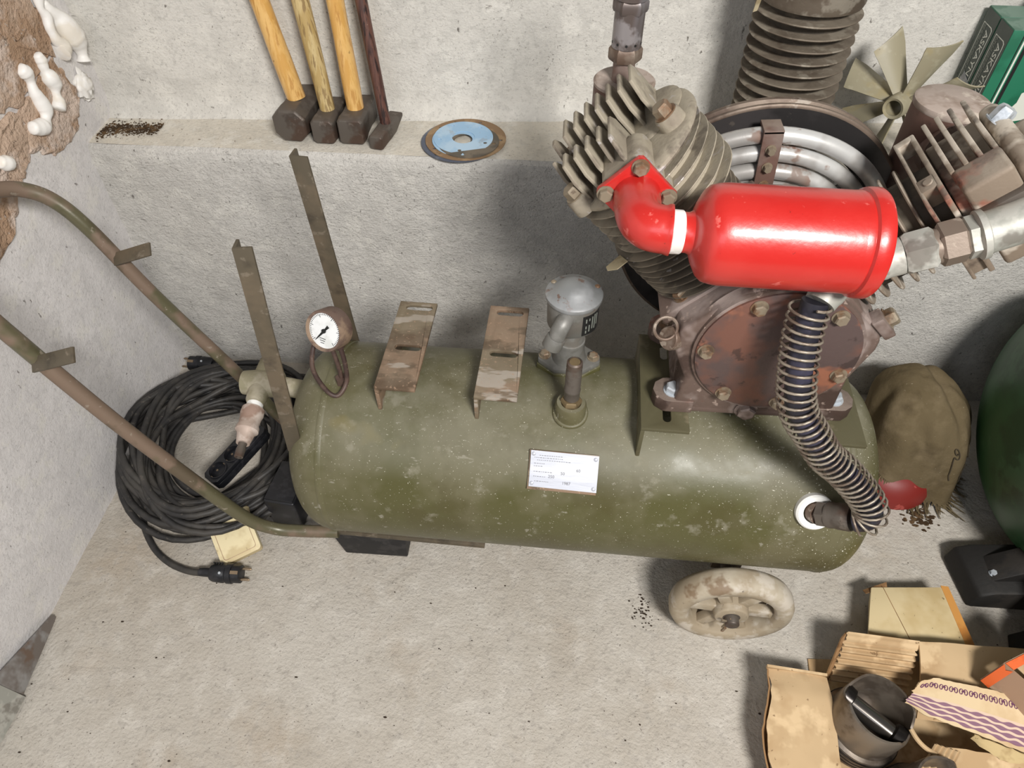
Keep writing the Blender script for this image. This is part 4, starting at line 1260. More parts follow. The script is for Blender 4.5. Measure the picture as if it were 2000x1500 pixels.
# tank port and end fitting
pn2 = V((0, -0.84, 0.54)).normalized()
pp = V((0.383, 0.566, 0.359))
MB().ring([(0.0165, -0.006), (0.0265, -0.006), (0.0265, 0.006), (0.0240, 0.009), (0.0165, 0.007)], pp, pn2, 40).build('port_washer', 'whitering', hose)
fd = V((0.038, -0.024, 0.030)).normalized()
fp = pp + pn2 * 0.002
MB().lathe([(0.0155, 0.0), (0.0155, 0.012)], fp, (pn2 + fd * 0.6).normalized(), 20).build('port_nipple', 'hexbrown', hose)
fq = fp + (pn2 + fd * 0.6).normalized() * 0.008
MB().lathe([(0.0150, 0.0), (0.0185, 0.002), (0.0185, 0.014), (0.016, 0.016)], fq, fd, 6).build('hex_nut', 'steel_dark', hose)
MB().lathe([(0.0180, 0.014), (0.0185, 0.018), (0.0175, 0.024), (0.0185, 0.028), (0.0190, 0.044), (0.0180, 0.047)], fq, fd, 28).build('ferrule', 'steel_dark', hose)

# flywheel behind the pump
fy = 0.890
prof = [(0.150, 0.000), (0.190, 0.000), (0.198, 0.003), (0.198, 0.009), (0.188, 0.012), (0.188, 0.015), (0.198, 0.019), (0.198, 0.024), (0.188, 0.027), (0.188, 0.030), (0.198, 0.034), (0.198, 0.040), (0.190, 0.043), (0.158, 0.043), (0.155, 0.036), (0.152, 0.010)]
fc = V((CX + 0.006, fy, CZ + 0.002))
fly = MB().ring([(0.150, 0.0), (0.193, 0.0), (0.193, 0.024), (0.156, 0.024)], fc, (0, 1, 0), 96).build('flywheel', 'iron_black', comp)
MB().ring([(0.1925, 0.0005), (0.1955, 0.0005), (0.1975, 0.002), (0.1975, 0.006), (0.191, 0.009), (0.191, 0.013), (0.1975, 0.016), (0.1975, 0.022), (0.1925, 0.0245)], fc, (0, 1, 0), 96).build('belt_rim', 'rim_brown', fly)
for k in range(5):
    a = radians(98 + 72 * k)
    d = V((cos(a), 0, sin(a)))
    e_ = V((-sin(a), 0, cos(a)))
    MB().poly([(-0.020, 0.045), (0.020, 0.045), (0.020, 0.110), (0.034, 0.155), (-0.034, 0.155), (-0.020, 0.110)], fc + V((0, 0.006, 0)), e_, d, (0, 0.014, 0)).build('spoke', 'iron_black', fly, bev=0.004)
MB().lathe([(0.050, 0.0), (0.052, 0.006), (0.052, 0.034), (0.046, 0.042)], fc, (0, 1, 0), 40).build('hub', 'iron_black', fly)
MB().cyl((CX, 0.83, CZ), (CX + 0.004, 0.884, CZ), 0.040, 0.034, 28).build('bearing_housing', 'cast_brown', case)

# intercooler: four concentric silver tubes and their clamp
coolc = V((CX - 0.002, 0.858, CZ))
cooler = None
for r, a0, a1 in ((0.176, -62, 112), (0.1515, -70, 108), (0.1265, -70, 100), (0.101, -70, 95)):
    pth = []
    for i in range(49):
        a = radians(a0 + (a1 - a0) * i / 48)
        pth.append(coolc + V((r * sin(a), 0.004 * sin(i * 0.2), r * cos(a))))
    b = MB().tube(pth, 0.0108, 14)
    if cooler is None:
        cooler = b.build('intercooler', 'silver_tube', comp, angle=70)
    else:
        b.build('cooler_tube', 'silver_tube', cooler, angle=70)
ca = radians(-4)
cdv = V((sin(ca), 0, cos(ca)))
cev = V((cos(ca), 0, -sin(ca)))
b = MB()
b.poly([(-0.0125, 0.082), (0.0125, 0.082), (0.0125, 0.188), (-0.0125, 0.188)], coolc + V((-0.004, -0.0155, 0)), cev, cdv, (0, 0.004, 0))
b.poly([(-0.0125, 0.184), (0.0125, 0.184), (0.0125, 0.189), (-0.0125, 0.189)], coolc + V((-0.004, -0.0155, 0)), cev, cdv, (0, 0.030, 0))
b.build('clamp_strap', 'pot', cooler, bev=0.001)
for r in (0.1635, 0.139, 0.113):
    bolt(cooler, coolc + cdv * r + V((-0.004, -0.0155, 0)), (0, -1, 0), 0.0055, 0.008)
b = MB().cyl(coolc + V((-0.004, -0.03, 0.118)), coolc + V((-0.006, -0.046, 0.085)), 0.0135, 0.0135, 18)
b.build('rubber_buffer', 'rubber', cooler, bev=0.003)
b = MB().tube(spline([(0.112, 0.852, 0.71), (0.116, 0.856, 0.69), (0.124, 0.858, 0.672)], 4), 0.0108, 14)
b.build('cooler_pipe', 'silver_tube', cooler)

# ------------------------------------------------------------------ sledge hammers on the ledge


def hammer(name, label, cat, fc, wd, hh, ln, cham, top, rad, wood, tilt=0.0, peen=False):
    """fc: centre of the front face's bottom edge; head runs back along +y"""
    fc = V(fc)
    t = thing(name, label, cat, (fc.x, fc.y + ln / 2, ZL + 0.001), 'hammers standing in a row on the ledge')
    F = frame((fc.x, fc.y, ZL + 0.002 + hh / 2), (0.02 + tilt, 1, 0), (1, -tilt, 0))

    def octo(w_, h_, c):
        w_, h_ = w_ / 2, h_ / 2
        return [(w_ - c, -h_), (w_, -h_ + c), (w_, h_ - c), (w_ - c, h_), (-w_ + c, h_), (-w_, h_ - c), (-w_, -h_ + c), (-w_ + c, -h_)]
    b = MB()
    rs = []
    if not peen:
        secs = [(0, 0.88), (0.004, 0.98), (0.2 * ln, 1.0), (0.36 * ln, 0.94), (0.64 * ln, 0.94), (0.8 * ln, 1.0), (ln - 0.004, 0.98), (ln, 0.88)]
        for y, k in secs:
            rs.append([b.v(F @ V((x * k, -z * k, y))) for x, z in octo(wd, hh, cham)])
    else:
        for y, kw, kh, dz in [(0, 0.88, 0.88, 0), (0.004, 1, 1, 0), (0.25 * ln, 1, 1, 0), (0.4 * ln, 1.05, 1, 0), (0.62 * ln, 1.05, 1.0, 0), (0.97 * ln, 1.0, 0.30, -0.2), (ln, 0.9, 0.2, -0.2)]:
            rs.append([b.v(F @ V((x * kw, -z * kh + dz * hh * -1 * 0 - (-dz) * hh, y))) for x, z in octo(wd, hh, cham)])
    b.rings(rs)
    b.build('hammer_head', 'steel_dark', t, bev=0.0012)
    hb = F @ V((0.0, -hh / 2 + 0.004, ln * 0.5))
    tp = V(top)
    pts = [hb.lerp(tp, i / 14) for i in range(15)]
    rr = [rad * (1 + 0.12 * (i / 14 - 0.3)) for i in range(15)]
    if wood == 'wood_light':
        rr = [rad * (1.0 + 0.10 * max(0, 0.3 - i / 14) + 0.02 * sin(i)) for i in range(15)]
    if wood == 'wood_olive':
        rr = [rad * (0.98 + 0.10 * sin(i / 14 * 2.6)) for i in range(15)]
        pts = [p + V((0.004 * sin(i / 14 * pi), 0, 0)) for i, p in enumerate(pts)]
    b = MB().tube(spline(pts, 2), [rr[min(14, i // 2)] for i in range(29)], 20)
    b.build('hammer_handle', wood, t, angle=70)
    return t


hammer('sledge_hammer', 'largest sledge hammer with thick varnished wooden handle, leftmost on the ledge', 'hammer', (-0.488, 1.162, 0), 0.062, 0.060, 0.112, 0.015, (-0.560, 1.262, 0.985), 0.0165, 'wood_light', 0.04)
hammer('sledge_hammer', 'sledge hammer with weathered grey yellow handle, between two with varnished handles', 'hammer', (-0.4275, 1.158, 0), 0.043, 0.046, 0.096, 0.006, (-0.478, 1.265, 1.00), 0.0138, 'wood_olive', 0.0)
hammer('sledge_hammer', 'square headed sledge hammer with varnished handle, beside the dark handled hammer', 'hammer', (-0.377, 1.160, 0), 0.048, 0.048, 0.102, 0.005, (-0.402, 1.268, 1.00), 0.0150, 'wood_light', 0.0)
hammer('cross_peen_hammer', 'small cross peen hammer with thin dark brown handle on the ledge', 'hammer', (-0.330, 1.146, 0), 0.026, 0.026, 0.106, 0.003, (-0.366, 1.268, 1.00), 0.0100, 'wood_dark', 0.16, peen=True)

# ------------------------------------------------------------------ gaskets lying on the ledge
gz = ZL + 0.0035


def gasket(name, label, cx, cy, z, R, r, m, nb, rb, hole, th, tilt=(0, 0, 1), off=(0, 0), a0=0.3, el=1.0):
    n = 56
    outer = [(R * cos(2 * pi * i / n), el * R * sin(2 * pi * i / n)) for i in range(n)]
    holes = [[(off[0] + r * cos(2 * pi * i / 32), off[1] + el * r * sin(2 * pi * i / 32)) for i in range(32)]]
    for k in range(nb):
        a = a0 + 2 * pi * k / nb
        holes.append(circle(hole, 10, (rb * cos(a), el * rb * sin(a))))
    o = MB().plate(outer, holes, frame((cx, cy, z), tilt, (1, 0, 0)), th).build(name, m, None, loc=(cx, cy, z))
    return tag(o, label, 'gasket', 'gaskets stacked on the ledge')


gasket('gasket', 'slate grey ring gasket at the bottom of the stack, its rim overhanging the ledge', -0.182, 1.186, gz, 0.073, 0.046, 'gk_slate', 5, 0.064, 0.003, 0.0012)
gasket('gasket', 'large brown ring gasket with bolt holes lying on the ledge', -0.174, 1.190, gz + 0.0016, 0.0735, 0.044, 'gk_brown', 5, 0.064, 0.0035, 0.0016, a0=0.0)
gasket('gasket', 'dark olive ring gasket between the brown and the blue ones', -0.168, 1.178, gz + 0.0036, 0.056, 0.026, 'gk_dark', 4, 0.047, 0.0035, 0.0020, a0=-0.1)
gasket('gasket', 'light blue ring gasket on top of the stack', -0.178, 1.188, gz + 0.0060, 0.054, 0.0205, 'gk_blue', 5, 0.044, 0.0035, 0.0010, tilt=(0.01, -0.03, 1), a0=0.9)
gasket('gasket', 'second light blue gasket just beneath the top blue one', -0.180, 1.183, gz + 0.0070 - 0.0022, 0.054, 0.019, 'gk_blue', 5, 0.044, 0.003, 0.0009, tilt=(0.01, -0.03, 1), a0=0.5)

# ------------------------------------------------------------------ spare finned cylinder
sx, sy = 0.366, 1.186
spare = thing('spare_cylinder', 'upright finned iron cylinder standing on the ledge by the wall', 'engine part', (sx, sy, ZL + 0.002))
MB().lathe([(0.060, ZL + 0.002), (0.060, 0.808)], (sx, sy, 0), (0, 0, 1), 56).build('barrel', 'core_dark', spare)
MB().lathe([(0.060, 0.806), (0.076, 0.812), (0.078, 0.818), (0.078, 0.900), (0.070, 0.902)], (sx, sy, 0), (0, 0, 1), 56).build('collar', 'fin_old', spare)
for k in range(14):
    z = 0.560 + 0.0183 * k
    b = MB()
    rs = []
    for i in range(64):
        t = 2 * pi * i / 64
        dr = 0.0008 * nz(i * 0.3, k * 3.3)
        rs.append([b.v((sx + (r + (dr if r > 0.065 else 0)) * cos(t), sy + (r + (dr if r > 0.065 else 0)) * sin(t), z + h)) for r, h in ((0.059, -0.0024), (0.0795, -0.0014), (0.0805, 0.0), (0.0795, 0.0014), (0.059, 0.0026))])
    b.rings(rs, closed=True)
    b.build('fin', 'fin_old', spare)
MB().poly([(0, 0.0), (0.006, 0.002), (0.008, 0.030), (0.010, 0.075), (0.002, 0.080), (0.001, 0.04)], (sx - 0.088, sy - 0.025, 0.798), (1, 0.1, 0), (0.08, 0, 1), (0, 0.0015, 0)).build('paper_gasket', 'fibre', spare)

# ------------------------------------------------------------------ plastic cooling fan
hubp = V((0.553, 1.172, 0.658))
fdir = V((-0.66, -0.74, 0.02)).normalized()
fan = thing('cooling_fan', 'yellowed plastic cooling fan wheel leaning against the wall', 'fan', (hubp.x, hubp.y, ZL + 0.002))
MB().ring([(0.0125, -0.045), (0.020, -0.045), (0.0185, 0.020), (0.0165, 0.024), (0.0125, 0.022)], hubp, fdir, 32).build('fan_hub', 'fan', fan)
FF = frame(hubp, fdir, (0, 0, 1))


def blade(ang, r1, zoff, pitch, wd0, wd1):
    def fn(u, v_):
        r = 0.015 + (r1 - 0.015) * u
        wd = wd0 + (wd1 - wd0) * min(1, u * 1.3)
        if u > 0.75:
            pass
        q = (v_ - 0.5) * wd
        tw = pitch * (1 - 0.25 * u)
        cam = 0.006 * (1 - (2 * v_ - 1) ** 2)
        rr = r - (0.018 * v_ * (u > 0.7) * (u - 0.7) / 0.3)
        p = V((rr, q * cos(tw) - cam * sin(tw), q * sin(tw) + cam * cos(tw) + zoff))
        return FF @ (Matrix.Rotation(ang, 3, 'Z') @ p)
    return MB().grid(fn, 12, 6, 0.0022).build('fan_blade', 'fan', fan, angle=60)


for k, a in enumerate((-14, 36, 81, 126, 171, 216, 261, 306)):
    blade(radians(a), 0.112, -0.012, radians(70), 0.030, 0.052)

# ------------------------------------------------------------------ green boxes on the ledge


def green_box(x0, y0, y1, wd, hgt, label, front, spine_dx=0.0):
    t = thing('carton_box', label, 'box', (x0 + wd / 2, (y0 + y1) / 2, ZL + 0.003), 'green boxes on the ledge')
    z0 = ZL + 0.003
    th = y1 - y0
    body = MB().box((x0 + wd / 2, (y0 + y1) / 2, z0 + hgt / 2), (wd, th, hgt)).build('box_body', 'gbox', t, bev=0.0008)
    MB().box((x0 - 0.0003, (y0 + y1) / 2, z0 + hgt / 2), (0.0008, th - 0.002, hgt - 0.002)).build('spine_panel', 'gbox_dark', t)
    MB().box((x0 + wd / 2, (y0 + y1) / 2, z0 + hgt + 0.0002), (wd - 0.001, th - 0.001, 0.0008)).build('top_flap', 'gbox_top', t)
    SF = frame((x0 - 0.0008, (y0 + y1) / 2, z0 + hgt / 2), (-1, 0, 0), (0, 0, -1))
    b = MB()
    w2, h2 = th / 2 - 0.007, hgt / 2 - 0.022
    out = [(-h2, -w2), (-h2, w2 - 0.006), (-h2 + 0.003, w2 - 0.001), (-h2 + 0.009, w2), (h2, w2), (h2, -w2)]
    inn = [(x * (h2 - 0.0012) / h2, y * (w2 - 0.0012) / w2) for x, y in out]
    b.plate(out, [inn], SF, 0.0004)
    b.text('ASKAYNA', 0.0175, SF @ Matrix.Translation((-0.030, 0.005, 0.0004)), 0.0002, 1.12)
    b.build('spine_print', 'print_white', t)
    b = MB()
    for row in range(2):
        xx = -0.082
        while xx < 0.03:
            wl = random.uniform(0.003, 0.012)
            b.box(SF @ V((xx + wl / 2, -0.008 - 0.004 * row, 0.0004)), (wl, 0.0018, 0.0003), SF.to_3x3())
            xx += wl + 0.0018
    b.build('small_print', 'print_grey', t)
    return t, z0


t1, z0 = green_box(0.703, 1.272, 1.322, 0.20, 0.208, 'green carton with dark lettered spine, the one touching the wall', False)
b = MB()
b.box((0.7015, 1.292, z0 + 0.085), (0.001, 0.034, 0.034), Matrix.Rotation(0.3, 3, 'X'))
b.build('tape_strip', 'tape', t1)
t2, z0 = green_box(0.703, 1.220, 1.270, 0.20, 0.208, 'green carton with recycling symbols, standing nearest the viewer', True)
FF2 = frame((0.703, 1.2196, z0), (0, -1, 0), (1, 0, 0))
b = MB()
b.plate([(0.022, 0.0), (0.025, 0.0), (0.025, 0.207), (0.022, 0.207)], [], FF2, 0.0004)
b.plate([(0.041, 0.052), (0.062, 0.092), (0.062, 0.108), (0.074, 0.116), (0.11, 0.118), (0.11, 0.068)], [circle(0.008, 16, (0.086, 0.098))], FF2, 0.0005)
b.plate([(0.036, 0.036), (0.11, 0.054), (0.11, 0.051), (0.036, 0.033)], [], FF2, 0.0004)
b.plate([(0.044, 0.006), (0.056, 0.030), (0.066, 0.018), (0.052, 0.007), (0.054, 0.001), (0.074, 0.006), (0.0738, 0.0035), (0.050, -0.001 + 0.0012), (0.049, 0.008), (0.061, 0.018), (0.0555, 0.0255)], [], FF2, 0.0004)
b.plate([(0.070, 0.016), (0.078, 0.028), (0.086, 0.020), (0.081, 0.018), (0.081, 0.012), (0.075, 0.012), (0.075, 0.017)], [], FF2, 0.0004)
b.plate([(0.072, 0.044), (0.082, 0.046), (0.080, 0.034), (0.073, 0.034)], [], FF2, 0.0004)
b.plate([(0.042, -0.001 + 0.0012), (0.0435, 0.0012), (0.046, 0.030), (0.0445, 0.030)], [], FF2, 0.0004)
b.text('DING', 0.0125, FF2 @ Matrix.Translation((0.070, 0.0135 - 0.0055, 0.0004)) @ Matrix.Rotation(pi + 0.2, 4, 'Z'), 0.0002)
b.text('VE', 0.012, FF2 @ Matrix.Translation((0.036, 0.022, 0.0004)) @ Matrix.Rotation(radians(-100), 4, 'Z'), 0.0002)
b.build('front_print', 'print_white', t2)
b = MB()
b.plate([(0.0185, 0.0), (0.0200, 0.0), (0.0200, 0.207), (0.0185, 0.207)], [], FF2, 0.0003)
b.plate([(0.0275, 0.0), (0.033, 0.0), (0.033, 0.207), (0.0275, 0.207)], [], FF2, 0.0003)
b.plate([(0.0620, 0.062), (0.0635, 0.062), (0.0635, 0.075), (0.0670, 0.075), (0.0628, 0.083), (0.0586, 0.075), (0.0620, 0.075)], [], FF2, 0.0007)
b.build('dark_print', 'ink', t2)
MB().plate(circle(0.0078, 16, (0.086, 0.098)), [], FF2, 0.0004).build('green_dot', 'print_orange', t2)
lump = MB().lathe([(0.040, 0), (0.043, 0.006), (0.040, 0.030), (0.030, 0.044), (0, 0.048)], (0.800, 1.285, ZL + 0.2135), (0, 0, 1), 28).build('dark_lump', 'dark_iron', None, loc=(0.800, 1.285, ZL + 0.2135))
tag(lump, 'dark brown rounded object lying on top of the green cartons', 'unknown object')  # unidentified dark lump, given a plain rounded cap shape

# ------------------------------------------------------------------ extension cord coil
ccx, ccy = -0.662, 0.838
cord = thing('extension_cord', 'big coil of black rubber extension cable lying in the corner', 'cable', (ccx, ccy, 0.001))
rng = random.Random(5)
loops = 31
pts = []
cur = None
per = 44
anchors = []
for L in range(loops + 1):
    lay = L / loops
    R = 0.098 + 0.098 * rng.random() ** 0.75
    ph = rng.uniform(0, 6.28)
    ex = rng.uniform(-0.012, 0.012)
    ey = rng.uniform(-0.012, 0.012)
    h = 0.008 + 0.062 * lay + rng.uniform(-0.012, 0.018)
    prof_h = 1.0
    anchors.append((R, ph, ex, ey, h, rng.uniform(0.008, 0.028)))
anchors[0] = (0.15,) + anchors[0][1:4] + (0.006, 0.0)
anchors[-1] = (0.15,) + anchors[-1][1:4] + (0.02, 0.0)
for k in range(loops * per):
    L = k // per
    t = (k % per) / per
    s_ = t * t * (3 - 2 * t)
    A, B = anchors[L], anchors[L + 1]
    q = [A[i] + (B[i] - A[i]) * s_ for i in range(6)]
    a = 2 * pi * k / per + 0.6
    R = q[0] + q[5] * (sin(2 * a + A[1]) * (1 - s_) + sin(2 * a + B[1]) * s_)
    x = ccx + q[2] + 1.0 * R * cos(a)
    y = ccy + q[3] + 1.12 * R * sin(a)
    mid = 1 - ((R - 0.157) / 0.055) ** 2
    z = 0.0075 + max(0.0, q[4] * (0.35 + 0.65 * max(0, mid)))
    # the left side rides up against the wall, the right side lies under the tank's front
    z += 0.035 * max(0, -cos(a)) ** 2 * (0.3 + (R / 0.196))
    if x < XL + 0.012:
        z += (XL + 0.012 - x) * 0.9
        x = XL + 0.012 + 0.25 * (random.random() * 0.004)
    pts.append((x, y, z))
tail = [pts[-1], (-0.535, 0.91, 0.062), (-0.56, 0.98, 0.07), (-0.64, 1.03, 0.085)]
start = [(-0.602, 0.571, 0.020), (-0.640, 0.574, 0.014), (-0.690, 0.592, 0.009), (-0.735, 0.625, 0.009), (-0.775, 0.68, 0.012), (-0.79, 0.75, 0.012), (-0.80, 0.83, 0.010)]
cable = MB().tube(spline(start, 8), 0.0062, 10).tube(pts, 0.0065, 8).build('cable', 'cable', cord, angle=80)


def plug(parent, p, d, up):
    F = frame(p, d, up)      # z: towards the pins, x: up
    b = MB()
    b.lathe([(0.0075, -0.058), (0.0082, -0.050), (0.0085, -0.036), (0.0135, -0.034)], p, d, 20)
    b.lathe([(0.0140, -0.036), (0.0165, -0.030), (0.0178, -0.012), (0.0165, -0.010), (0.0165, -0.007), (0.0185, -0.005), (0.0185, 0.004), (0.0165, 0.005), (0.0165, 0.0195), (0.013, 0.021)], p, d, 28)
    pl = b.build('plug', 'black_plastic', parent)
    for s_ in (-1, 1):
        q = F @ V((0, s_ * 0.0095, 0.018))
        MB().lathe([(0.0024, 0), (0.0024, 0.017), (0.0014, 0.019)], q, d, 10).build('plug_pin', 'pin', pl)
    MB().box(F @ V((0.0165, 0, 0.012)), (0.003, 0.006, 0.014), F.to_3x3()).build('earth_contact', 'pin', pl)
    MB().lathe([(0.0026, 0), (0.0024, 0.001), (0, 0.001)], F @ V((0.0175, 0.002, -0.014)), F.to_3x3() @ V((1, 0, 0)), 10).build('plug_screw', 'zinc', pl)
    b = MB()
    for k in range(4):
        b.box(F @ V((0.004, -0.0165, -0.030 + 0.005 * k)), (0.016, 0.003, 0.0022), F.to_3x3())
    b.build('grip_rib', 'black_plastic', pl)
    return pl


plug(cord, V((-0.560, 0.5725, 0.0200)), V((1, 0.02, 0)), V((0, -0.35, 1)))
# socket strip lying on the right part of the coil
sc_c = V((-0.608, 0.800, 0.072))
sdir = V((0.42, 0.70, 0.10)).normalized()
sup = V((-0.20, -0.12, 1.0))
SFm = frame(sc_c, sup, sdir)
b = MB()
pl = [(-0.072, -0.012), (-0.066, -0.020), (-0.050, -0.022), (0.062, -0.022), (0.070, -0.016), (0.070, 0.016), (0.062, 0.022), (-0.050, 0.022), (-0.066, 0.020), (-0.072, 0.012)]
hl = [circle(0.0175, 28, (x, 0)) for x in (-0.047, -0.006, 0.036)]
b.plate(pl, hl, SFm @ Matrix.Translation((0, 0, 0.004)), 0.010)
b.plate(pl, [], SFm @ Matrix.Translation((0, 0, -0.012)), 0.016)
sock = b.build('socket_block', 'black_plastic', cord, bev=0.0008)
for x in (-0.047, -0.006, 0.036):
    MB().ring([(0.0172, 0.010), (0.0195, 0.010), (0.0195, 0.016), (0.0172, 0.016)], SFm @ V((x, 0, 0)), sup.normalized(), 28).build('socket_rim', 'black_plastic', sock)
    b = MB()
    for s_ in (-1, 1):
        b.lathe([(0.0025, 0.0042), (0.0025, 0.0048), (0, 0.0048)], SFm @ V((x, s_ * 0.0095, 0)), sup.normalized(), 8)
        b.box(SFm @ V((x + s_ * 0.0165, 0, 0.009)), (0.0016, 0.005, 0.008), SFm.to_3x3())
    b.build('socket_contact', 'pin', sock)

# second lead by the wall
lead = thing('power_lead', 'black power lead with plug lying along the foot of the back wall', 'cable', (-0.80, 1.085, 0.001))
MB().tube(spline([(-0.765, 1.088, 0.020), (-0.73, 1.09, 0.018), (-0.68, 1.086, 0.012), (-0.60, 1.075, 0.011), (-0.50, 1.07, 0.010), (-0.38, 1.05, 0.010)], 8), 0.0060, 10).tube(spline([(-0.72, 1.060, 0.03), (-0.66, 1.07, 0.022), (-0.58, 1.055, 0.010), (-0.48, 1.04, 0.010), (-0.38, 1.01, 0.010)], 8), 0.0060, 10).build('cable', 'cable', lead, angle=80)
plug(lead, V((-0.815, 1.086, 0.0205)), V((-1, 0.02, 0.02)), V((0, -0.5, 1)))

# cream cover lying on the cable
jb = thing('junction_box_cover', 'square cream plastic cover lying against the cable coil, under the handle tube', 'cover', (-0.575, 0.645, 0.001))
JF = frame((-0.572, 0.640, 0.024), (0.10, -0.38, 1), (1, 0.62, 0.12))


def rsq(h, c):
    out = []
    for cx_, cy_, a0 in ((h - c, h - c, 0), (-h + c, h - c, pi / 2), (-h + c, -h + c, pi), (h - c, -h + c, 1.5 * pi)):
        out += [(cx_ + c * cos(a0 + pi / 2 * i / 4), cy_ + c * sin(a0 + pi / 2 * i / 4)) for i in range(5)]
    return out


MB().plate(rsq(0.0375, 0.006), [], JF @ Matrix.Translation((0, 0, -0.012)), 0.010).build('back_shell', 'cream_plastic', jb, bev=0.001)
MB().plate(rsq(0.0380, 0.007), [], JF @ Matrix.Translation((0, 0, -0.001)), 0.009).build('front_shell', 'cream_plastic', jb, bev=0.002)
MB().plate(rsq(0.0310, 0.005), [rsq(0.0300, 0.005)], JF @ Matrix.Translation((0, 0, 0.0076)), 0.0006).build('lid_groove', 'box_grey', jb)
MB().lathe([(0.010, 0), (0.010, 0.016), (0.007, 0.019), (0, 0.0195)], JF @ V((0.030, 0.034, 0.0)), JF.to_3x3() @ V((0.2, 1, 0)), 18).build('cable_entry', 'cream_plastic', jb)

# black transformer box between coil and tank
o = thing('adapter_box', 'black plastic box standing between cable coil and tank end', 'box', (-0.488, 0.735, 0.001))
R = Matrix.Rotation(radians(-6), 3, 'Z')
MB().box((-0.486, 0.735, 0.043), (0.062, 0.095, 0.084), R).build('box_body', 'black_plastic', o, bev=0.005, seg=3)
MB().box((-0.486, 0.735, 0.087), (0.056, 0.088, 0.004), R).build('box_lid', 'black_plastic', o, bev=0.0015)

# ------------------------------------------------------------------ worn sheet metal piece in the left corner
sh = thing('metal_wedge', 'worn grey pointed steel blade lying at the foot of the left wall', 'scrap metal', (-0.85, 0.35, 0.001))
MB().poly([(0.470, 0.004), (0.464, 0.014), (0.40, 0.044), (0.345, 0.066), (0.345, 0.003)], (0, 0, 0), (0, 1, 0), (0, 0, 1), (0.004, 0, 0), ) if False else None


def sheetfn(u, v_):
    y = 0.474 - u * 0.140
    top = 0.010 + 0.058 * min(1, u * 1.02)
    x0 = -0.8385 - 0.012 * (1 - u)
    x1 = -0.8555
    return (x0 + (x1 - x0) * v_ + 0.004 * sin(pi * v_) * u, y + 0.002 * nz(u * 6, v_ * 3), 0.003 + (top - 0.003) * v_)


MB().grid(sheetfn, 16, 6, 0.003).build('blade_tip', 'sheet', sh)


def sheetfn2(u, v_):
    y = 0.339 - u * 0.13
    x0 = -0.8355 - 0.004 * u
    return (x0 + (-0.8545 - x0) * v_ + 0.002, y, 0.003 + 0.066 * v_)


MB().grid(sheetfn2, 8, 5, 0.004).build('blade_body', 'galv', sh)

# ------------------------------------------------------------------ rag over a red bowl, right of the tank
rx, ry = 0.741, 0.940
bowl = MB().lathe([(0.080, 0.002), (0.086, 0.006), (0.085, 0.022), (0.076, 0.048), (0.055, 0.066), (0.0, 0.074)], (0.704, 0.898, 0), (0, 0, 1), 48).build('enamel_bowl', 'bowl', None, loc=(0.704, 0.898, 0.002))
tag(bowl, 'dull red rounded bowl under the brown cloth, right of the tank', 'bowl')
rag = thing('brown_cloth', 'filthy brown embroidered cloth with frayed fringe draped over red bowl', 'cloth', (rx, ry, 0.001))


def ragp(u, v_, off=0.0):
    a = 2 * pi * u
    ph = v_ * 1.95
    ca, sa = cos(a), sin(a)
    sq = 1.0 / (abs(ca) ** 3.2 + abs(sa) ** 3.2) ** (1 / 3.2)
    sq = 1 + (sq - 1) * 0.6
    k = sin(min(ph, 1.6)) ** 0.8 if ph > 0 else 0.0
    if ph < pi / 2:
        z = 0.090 + 0.140 * max(0.0, cos(ph)) ** 0.6
        flare = 0.80 + 0.20 * ph / (pi / 2)
    else:
        z = 0.090 - 0.082 * (ph - pi / 2) / 0.38
        flare = 1.0 + 0.16 * (ph - pi / 2) / 0.38
    m = min(1, ph / 1.2) ** 2
    fold = 1 + m * (0.055 * sin(a * 5 + 1.3) + 0.035 * sin(a * 11 + 0.4) + 0.03 * abs(sin(a * 3.5 + ph))) + 0.05 * nz(ca * 2.2, sa * 2.2, z * 9)
    kk = k * flare * fold * sq
    x = rx + 0.090 * kk * ca + off * ca
    y = ry + 0.090 * kk * sa + off * sa
    lift = max(0, -sa * 0.70 - ca * 0.714) ** 4 * 0.075 * max(0, (ph - 1.2))
    top = max(0, cos(ph))
    crease = -0.010 * math.exp(-((x - rx - 0.028 + 0.25 * (y - ry)) / 0.010) ** 2) * (1 if ph < 1.5 else 0.3)
    return V((x - 0.03 * top, y + 0.03 * top, max(0.006, z + lift + crease + 0.007 * nz(x * 26, y * 26, z * 20) + off * top)))


MB().grid(lambda u, v_: ragp(u, v_), 96, 40, 0.0025).build('cloth_body', 'rag', rag, angle=80)
b = MB()
rngf = random.Random(3)
for i in range(260):
    u = i / 260
    a = 2 * pi * u
    p = ragp(u, 1.0)
    L = rngf.uniform(0.020, 0.046) * (1.5 if 0.74 < u < 0.92 else 1)
    d = V((cos(a) * 0.4 + rngf.uniform(-0.4, 0.4), sin(a) * 0.4 + rngf.uniform(-0.4, 0.4), -1)).normalized()
    q = p + d * L * 0.5
    e_ = q + V((d.x, d.y, -0.6)).normalized() * L * 0.5
    for z_ in (p, q, e_):
        z_.z = max(0.003, z_.z)
    b.tube([p, q, e_], [0.0018, 0.0016, 0.0008], 4)
fr = b.build('fringe', 'rag', rag)
fr['kind'] = 'stuff'
b = MB()


def on_rag(u, v_):
    return ragp(u, v_, 0.0045)


